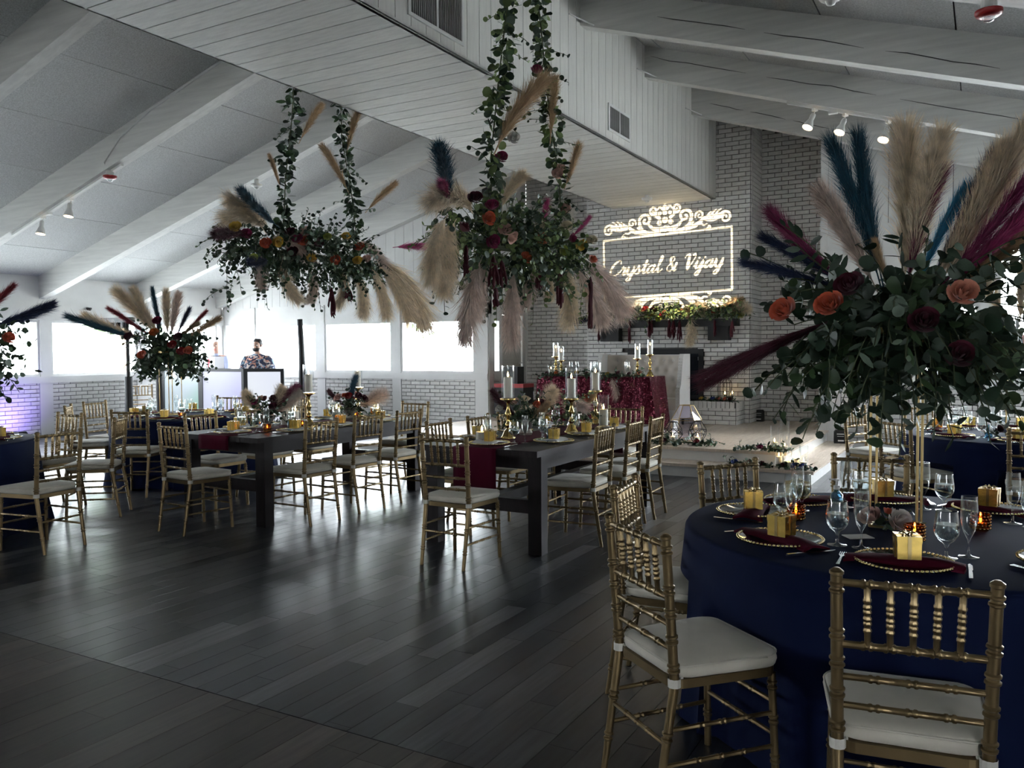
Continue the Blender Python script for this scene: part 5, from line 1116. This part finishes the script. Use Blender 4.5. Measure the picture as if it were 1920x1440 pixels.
for k, (x, y, tn) in enumerate(((T1X+.18, 5.45, 'near end of the left farm table'), (T1X+.2, 5.88, 'burgundy flowers on the left farm table'), (T1X-.1, 7.0, 'far end of the left farm table'))): votive(x, y, TZ+.006, 'glowing votive by the '+tn)
def sanitizer(x, y, z, label):
    b_ = empty('pump_bottle', (x, y, z), label=label, cat='bottle', group='blue pump bottles'); MB().lathe([(.026, 0), (.028, .004), (.028, .085), (.012, .10), (.012, .108)], 18).build('bottle', 'blue_glass', b_, smooth=50)
    MB().lathe([(.014, .108), (.014, .125), (.005, .127), (.005, .145), (.011, .146), (.011, .155)], 12).tube([(0, 0, .152), (-.032, 0, .151)], .004, 6).build('pump', 'pump_white', b_, smooth=50)
sanitizer(-.57, 3.98, .76, 'blue pump bottle on the near round table'); sanitizer(.05, 8.0, .76, 'blue pump bottle on the right rear round table'); sanitizer(-3.05, 5.98, TZ+.001, 'blue pump bottle on the right farm table'); sanitizer(-5.55, 5.62, TZ+.001, 'blue pump bottle on the left farm table')
mn_ = empty('menu_card', (-.42, 3.50, .7605), .6, label='small white folded card on the near round table', cat='card'); MB().box(-.05, .05, -.035, .035, 0, .003).build('card', 'menu_white', mn_)
# loose blooms at the foot of the near stand and on the stage
low_arrangement((-.33, 3.72), .765, .12, 'pale rose, coral rose and leaves at the foot of the near stand', [], ['white', 'blush', 'white', 'coral', 'blush'], 8, 51, size=.02, keep=20, vase=False)
low_arrangement((.1, 8.2), .765, .13, 'pale blooms at the foot of the right rear stand', [], ['white', 'blush', 'burgundy'], 8, 52, size=.02, keep=10, vase=False)
# ------------------------------------------------------------------ lanterns, candles and blooms on the stage, step and hearth
mat('wire_black', (.02, .02, .022), .4, metal=.5); mat('wire_gold', (.42, .30, .14), .35, metal=.8); clear('lilac_glass', (.86, .83, .92), .10, .6, 1.6)
def wire_lantern(x, y, z, w, h, label, wire='wire_black', rz=0, roof=.22, panes=False, candle=True, glass='clear_glass'):
    t = empty('geometric_lantern', (x, y, z), rz, label=label, cat='lantern', group='geometric lanterns'); n = 6; bot = [(w*math.cos(2*PI*k/n), w*math.sin(2*PI*k/n), .004) for k in range(n)]; mid = [(q[0], q[1], h*(1-roof)) for q in bot]; top = [(q[0]*.45, q[1]*.45, h) for q in bot]
    for k in range(n):
        k2 = (k+1) % n
        for a, b in ((bot[k], bot[k2]), (bot[k], mid[k]), (mid[k], mid[k2]), (mid[k], top[k]), (top[k], top[k2])): MB().tube([a, b], .005, 6).build('wire', wire, t)
        if panes: MB().add([bot[k], bot[k2], mid[k2], mid[k]], [(0, 1, 2, 3)]).build('pane', glass, t); MB().add([mid[k], mid[k2], top[k2], top[k]], [(0, 1, 2, 3)]).build('pane', glass, t)
    if candle: obj('pillar', PILLAR, t, (0, 0, .004), scale=(.035, .035, .11)); obj('flame', FLAME, t, (0, 0, .112), scale=1.2)
    return t
def gem_lantern(x, y, z, r, h, label, rz=0):
    """faceted terrarium: two tapering rings of five panes, open near the top"""
    t = empty('terrarium_lantern', (x, y, z), rz, label=label, cat='lantern', group='faceted terrarium lanterns'); n = 5
    def ring(q, zz, o=0): return [(q*math.cos(2*PI*(k+o)/n), q*math.sin(2*PI*(k+o)/n), zz) for k in range(n)]
    R0, R1, R2, R3 = ring(r*.5, .004), ring(r, h*.38), ring(r*.95, h*.62, .5), ring(r*.42, h, .5)
    for k in range(n):
        k2 = (k+1) % n
        for f in ((R0[k], R0[k2], R1[k2], R1[k]), (R1[k], R1[k2], R2[k]), (R1[k2], R2[k2], R2[k]), (R2[k], R2[k2], R3[k2], R3[k])):
            if not (f[0] == R2[k] and k == 2): MB().add(f, [tuple(range(len(f)))]).build('pane', 'clear_glass', t)
        for a, b in ((R0[k], R0[k2]), (R0[k], R1[k]), (R1[k], R2[k]), (R1[k2], R2[k]), (R2[k], R3[k]), (R3[k], R3[k2]), (R1[k], R1[k2]), (R2[k], R2[k2])): MB().tube([a, b], .0045, 5).build('lead', 'wire_black', t)
    obj('pillar', PILLAR, t, (0, 0, .006), scale=(.03, .03, .06)); obj('flame', FLAME, t, (0, 0, .066), scale=1.3)
wire_lantern(-3.64, 13.40, HZ, .11, .38, 'black wire hexagonal lantern on the hearth', panes=False)
candle_in_glass(-3.54, 13.47, HZ, 'small lit candle in glass beside the hearth lantern', .05, .16, .04, .11)
wire_lantern(-3.45, 10.80, SH, .20, .46, 'large wire and glass lantern on the stage beside the sequin table', 'wire_gold', .3, .42, True, False, 'lilac_glass')
gem_lantern(-3.52, 10.45, SH, .13, .26, 'faceted glass lantern in the middle at the stage edge'); gem_lantern(-3.22, 10.55, SH, .12, .27, 'faceted glass lantern with a bright pane at the stage edge', .7); gem_lantern(-3.96, 10.35, SH, .11, .24, 'faceted glass lantern behind the right farm table chairs', .3)
gem_lantern(-6.9, 9.72, sh, .12, .26, 'glowing lantern on the step behind the left farm table', .3)
def clump(x0, x1, y, z, label, cols, seed, w=.12): garland('loose_greenery', [(x0, y, z+.02), ((x0+x1)/2, y-.02, z+.03), (x1, y, z+.02)], w, .08, label, [((x0+(x1-x0)*(k+.5)/len(cols), y-.06, z+.05), c, .045) for k, c in enumerate(cols)], 42, seed, .026, 30, (), (), MIXD+['leaf_silver'], (0, -.6, .5), 'greenery', rest=(z, -99))
clump(-3.75, -2.9, 10.22, SH, 'leafy greenery and a red bloom around the stage lanterns', ['burgundy', 'red'], 61, .2)
clump(-4.02, -3.45, 13.26, HZ, 'yellow, blue and coral blooms along the hearth', ['yellow', 'cream', 'blue', 'coral', 'coral', 'burgundy'], 62, .09)
clump(-2.55, -2.0, 9.98, SH, 'magenta bloom and twigs at the stage corner', ['magenta'], 63, .09); clump(-2.58, -2.12, 9.70, sh, 'blue and blush blooms on the lower step', ['blue', 'blush', 'burgundy'], 64, .09); clump(-2.0, -1.68, 9.68, sh, 'bright blue blooms at the step corner', ['burgundy', 'blue', 'blue'], 65, .08)
for (x, y, z, r, h, ch_, lb) in ((-2.13, 10.02, SH, .05, .30, .10, 'lit candle in tall glass at the stage corner'), (-2.03, 10.10, SH, .055, .38, .05, 'tallest empty-looking glass cylinder behind the stage corner candle'), (-2.03, 9.78, sh, .05, .16, .12, 'lit candle on the lower step left of the cluster'), (-1.93, 9.74, sh, .055, .22, .08, 'brightest lit candle in the step cluster'), (-1.85, 9.83, sh, .055, .28, .10, 'lit candle in glass behind the step cluster'), (-1.76, 9.80, sh, .05, .26, .07, 'lit candle at the outer end of the step cluster'), (-1.88, 9.66, sh, .045, .12, .08, 'short lit candle in front of the step cluster')):
    candle_in_glass(x, y, z, lb, r, h, .038, ch_, 'candles on the stage step')
def uplight(x, y, z, rz, label, col=None):
    u = empty('uplight', (x, y, z), rz, label=label, cat='uplight', group='black uplights'); MB().prism([(-.085, .0), (.085, .0), (.085, .16), (.06, .19), (-.06, .19), (-.085, .16)], 1, -.07, .07).build('housing', 'black_matte', u)
    MB().box(-.05, .05, -.0725, -.07, .13, .14).box(-.045, .045, -.0725, -.07, .10, .105).box(-.035, .045, -.0725, -.07, .03, .05).build('lettering', 'white_plastic', u); MB().box(-.06, .06, -.05, .05, .19, .194).build('lens', 'clear_glass', u)
    if col:
        l = bpy.data.lights.new('uplight_lamp', 'SPOT'); l.energy = 14; l.color = col; l.spot_size = 2.2; l.spot_blend = 1; l.shadow_soft_size = .05; o = bpy.data.objects.new('uplight_lamp', l); C.objects.link(o); o.location = (x, y, z+.25); o.rotation_euler = Vector((-1, .1, .55)).to_track_quat('-Z', 'Y').to_euler()
uplight(-3.27, 14.15, SH, .1, 'small black uplight on the stage by the chimney'); uplight(-1.78, 12.72, sh, .2, 'small black uplight on the lower step by the white corner')
uplight(XL+.55, 8.1, 0, -PI/2, 'small black uplight washing the side wall lavender', (.35, .25, 1))
sb_ = empty('speaker', (-7.35, 13.0, SH), label='small black speaker on a red case by the alcove door', cat='speaker'); MB().box(-.14, .14, -.12, .12, .62, .92).build('cabinet', 'black_matte', sb_); MB().box(-.3, .3, -.2, .2, 0, .55).build('case', 'black_matte', sb_); MB().box(-.3, .3, -.2, .2, .55, .62).build('case_lid', 'red_plastic', sb_)
# ------------------------------------------------------------------ gobo projector: real light through a cut plate throws the names onto the chimney
def catmull(pts, n=14):
    p = [np.array(q, float) for q in pts]; p = [2*p[0]-p[1]]+p+[2*p[-1]-p[-2]]; out = []
    for i in range(1, len(p)-2):
        for k in range(n):
            t = k/n; out.append(.5*((2*p[i])+(-p[i-1]+p[i+1])*t+(2*p[i-1]-5*p[i]+4*p[i+1]-p[i+2])*t*t+(-p[i-1]+3*p[i]-3*p[i+1]+p[i+2])*t**3))
    out.append(p[-2]); return np.array(out)
GLY = {'C': (1.5, [[(1.45, 1.6), (1.35, 2.0), (1.0, 2.05), (.45, 1.5), (.2, .8), (.35, .2), (.8, 0), (1.2, .15), (1.5, .45)]]), 'r': (1.0, [[(0, .2), (.25, .7), (.42, 1.1), (.5, .9), (.8, .92), (.72, .5), (.66, .15), (.85, .02), (1.1, .3)]]),
       'y': (1.15, [[(0, .3), (.22, 1.0), (.25, .5), (.35, .1), (.6, .03), (.9, .5), (1.05, 1.0)], [(1.05, 1.0), (.98, .2), (.8, -.7), (.5, -.95), (.32, -.7), (.7, -.2), (1.25, .3)]]),
       's': (.95, [[(0, .1), (.35, .75), (.5, 1.1), (.6, .8), (.78, .35), (.6, .03), (.25, .05), (.18, .22)], [(.6, .03), (1.0, .3)]]), 't': (.85, [[(0, .2), (.4, 1.0), (.55, 1.75), (.47, .8), (.42, .2), (.6, 0), (.95, .3)], [(.1, 1.18), (.9, 1.22)]]),
       'a': (1.2, [[(.9, .8), (.65, 1.0), (.3, .8), (.14, .35), (.3, .02), (.6, .2), (.9, .85)], [(.95, 1.0), (.86, .4), (.92, .06), (1.1, .04), (1.3, .35)]]), 'l': (.8, [[(0, .2), (.5, 1.2), (.68, 1.95), (.52, 2.15), (.38, 1.6), (.32, .5), (.45, .02), (.7, .05), (.95, .35)]]),
       '&': (1.7, [[(1.35, .95), (1.15, .3), (.7, 0), (.3, .1), (.2, .5), (.5, .95), (.88, 1.4), (.78, 1.85), (.45, 1.8), (.42, 1.4), (.75, .8), (1.25, .03), (1.5, .08)]]), 'V': (1.5, [[(.0, 1.6), (.2, 1.98), (.48, 1.9), (.55, 1.3), (.58, .5), (.75, .0)], [(.52, 1.95), (.64, 1.2), (.72, .2)], [(.75, 0), (1.15, .9), (1.38, 1.6), (1.28, 2.0), (1.05, 1.85)]]),
       'i': (.7, [[(0, .3), (.3, 1.0), (.3, .4), (.4, .02), (.6, .05), (.85, .35)], [(.42, 1.4), (.44, 1.44)]]), 'j': (.65, [[(0, .3), (.35, 1.0), (.3, .1), (.15, -.7), (-.15, -.95), (-.3, -.7), (.1, -.2), (.65, .3)], [(.47, 1.4), (.49, 1.44)]])}
FW, FH, RES = 2.27, 1.03, .0036; U0, U1, V0, V1 = -.12, 2.39, -.52, 1.68
nu, nv = int((U1-U0)/RES), int((V1-V0)/RES); open_ = np.zeros((nv, nu), bool)
def stamp(x, y, r):
    i0, i1 = int((x-r-U0)/RES), int((x+r-U0)/RES)+2; j0, j1 = int((y-r-V0)/RES), int((y+r-V0)/RES)+2
    if i0 < 0 or j0 < 0 or i1 > nu or j1 > nv: return
    X = U0+(np.arange(i0, i1)+.5)*RES-x; Y = V0+(np.arange(j0, j1)+.5)*RES-y; open_[j0:j1, i0:i1] |= (X[None, :]**2+Y[:, None]**2) < r*r
def stroke(pts, w0, w1=None, n=24, taper=False):
    q = catmull(pts, n); m_ = len(q)
    for i in range(m_):
        t = i/(m_-1); w = w0+(w1-w0)*t if w1 is not None else w0
        if taper: w = w0*(.3+.7*math.sin(PI*min(1, t*.9+.1)))
        stamp(q[i][0], q[i][1], w)
for a, b in (((0, 0), (FW, 0)), ((FW, 0), (FW, FH)), ((FW, FH), (0, FH)), ((0, FH), (0, 0))):
    for k in range(700): t = k/699; stamp(a[0]+(b[0]-a[0])*t, a[1]+(b[1]-a[1])*t, .016)
penx = .07; sx_, sy_ = .130, .122
for chx in 'Crystal & Vijay':
    if chx == ' ': penx += .62*sx_; continue
    adv, sts = GLY[chx]
    for s_ in sts:
        q = catmull([(x+.30*y, y) for x, y in s_], 30)
        for i in range(len(q)):
            d = q[min(i+1, len(q)-1)]-q[max(i-1, 0)]; L_ = np.hypot(*d)+1e-9; w = .08+.12*max(0, -d[1]/L_)+.02*abs(d[0]/L_)
            if len(s_) == 2 and s_[0][1] > 1.3: w = .15
            stamp(penx+q[i][0]*sx_, .40+q[i][1]*sy_, w*.098)
    penx += adv*sx_
for sv in (1, -1):                    # scrollwork above and below the frame, mirrored about the middle
    base = FH if sv > 0 else 0
    for su in (1, -1):
        def T(pts): return [(FW/2+su*x, base+sv*y) for x, y in pts]
        def spiral(cx, cy_, r0, a0, turns, w0, w1, n=90):
            for i in range(n):
                t = i/(n-1); r = r0*(1-t)**.8+.012; a = a0-turns*2*PI*t; stamp(FW/2+su*(cx+r*math.cos(a)), base+sv*(cy_+r*math.sin(a)), w0+(w1-w0)*t)
        for cx, cy_, r0, a0, tn, w0, w1 in ((1.03, .17, .085, 2.2, 1.35, .020, .013), (.60, .25, .062, 3.4, 1.2, .017, .011), (.35, .27, .105, -.5, -1.25, .028, .017), (.20, .42, .062, -1.6, -1.2, .022, .014), (.75, .02, .03, 1.6, 1.1, .010, .008), (.52, .10, .05, 2.0, -.9, .016, .010)): spiral(cx, cy_, r0, a0, tn, w0, w1)
        for pts, w0, w1 in (([(.10, .03), (.28, .04), (.42, .12), (.46, .22)], .030, .028), ([(.42, .06), (.56, .12), (.70, .21), (.84, .22), (.97, .235)], .020, .020), ([(.70, .17), (.80, .15), (.90, .17), (.98, .21)], .026, .030), ([(.78, .16), (.82, .26), (.88, .31)], .026, .008), ([(.86, .18), (.90, .27), (.96, .31)], .022, .008), ([(.72, .17), (.75, .25), (.80, .29)], .020, .008),
                            ([(.60, .13), (.66, .08), (.72, .09)], .018, .012), ([(.13, .09), (.22, .12), (.30, .20)], .042, .018), ([(.10, .28), (.16, .33), (.15, .42)], .030, .014), ([(.24, .06), (.40, .04), (.58, .09), (.66, .17)], .016, .012), ([(.03, .42), (.09, .47), (.13, .43)], .024, .012)):
            stroke(T(pts), w0, w1)
        for x, y, r in ((.10, .20, .045), (.09, .36, .035), (.06, .09, .045)): stamp(FW/2+su*x, base+sv*y, r)
    for y, r in ((.09, .055), (.24, .055), (.36, .042), (.45, .045), (.53, .026)): stamp(FW/2, base+sv*y, r)
open_[:, 0] = open_[:, -1] = False
open_[0] = open_[-1] = False
LP_ = Vector((.95, 6.42, 3.22)); WY = CYF-.018
cor = dict(TL=(-5.88, 3.45), TR=(-3.61, 3.53), BR=(-3.60, 2.50), BL=(-5.86, 2.42))
def wallpt(u, v):
    a, b = u/FW, v/FH; x = (1-b)*((1-a)*cor['BL'][0]+a*cor['BR'][0])+b*((1-a)*cor['TL'][0]+a*cor['TR'][0]); z = (1-b)*((1-a)*cor['BL'][1]+a*cor['BR'][1])+b*((1-a)*cor['TL'][1]+a*cor['TR'][1]); return Vector((x, WY, z))
aim = wallpt(FW/2, FH*.55); axis = (aim-LP_).normalized(); PD = .30
pj = empty('gobo_projector', (LP_.x, LP_.y, LP_.z), label='black gobo projector clamped under a rafter beyond the right picture edge', cat='projector')
def plate(u, v):
    d = wallpt(u, v)-LP_; return d*(PD/d.dot(axis))
mb = MB()
def cell(ua, ub, va, vb): mb.add([plate(ua, va), plate(ub, va), plate(ub, vb), plate(ua, vb)], [(0, 1, 2, 3)])
for j in range(nv):
    row = open_[j]; ch_ = np.flatnonzero(np.diff(row.astype(np.int8)))+1; ed = [0]+ch_.tolist()+[nu]
    for a, b in zip(ed[:-1], ed[1:]):
        if not row[a]: cell(U0+a*RES, U0+b*RES, V0+j*RES, V0+(j+1)*RES)
E_ = 2.6
cell(U0-E_, U1+E_, V1, V1+E_); cell(U0-E_, U1+E_, V0-E_, V0); cell(U0-E_, U0, V0, V1); cell(U1, U1+E_, V0, V1)
mb.build('gobo_plate', 'black_matte', pj)
Rq = axis.to_track_quat('-Z', 'Y').to_matrix(); H_ = MB()
for (x0, x1, y0, y1) in ((-.16, -.15, -.14, .14), (.15, .16, -.14, .14), (-.16, .16, -.14, -.13), (-.16, .16, .13, .14)): H_.box(x0, x1, y0, y1, -.33, .10, R=Rq)
H_.box(-.16, .16, -.14, .14, .09, .10, R=Rq); H_.build('housing', 'black_matte', pj)
MB().tube([(0, .06, .14), (0, .06, zr(LP_.x)-LP_.z)], .018, 8).build('clamp_arm', 'black_matte', pj)
sl = bpy.data.lights.new('projector_lamp', 'SPOT'); sl.energy = 3400; sl.color = (1, .80, .50); sl.spot_size = math.radians(21); sl.spot_blend = 0; sl.shadow_soft_size = .00012
so = bpy.data.objects.new('projector_lamp', sl); C.objects.link(so); so.location = LP_; so.rotation_euler = axis.to_track_quat('-Z', 'Y').to_euler()
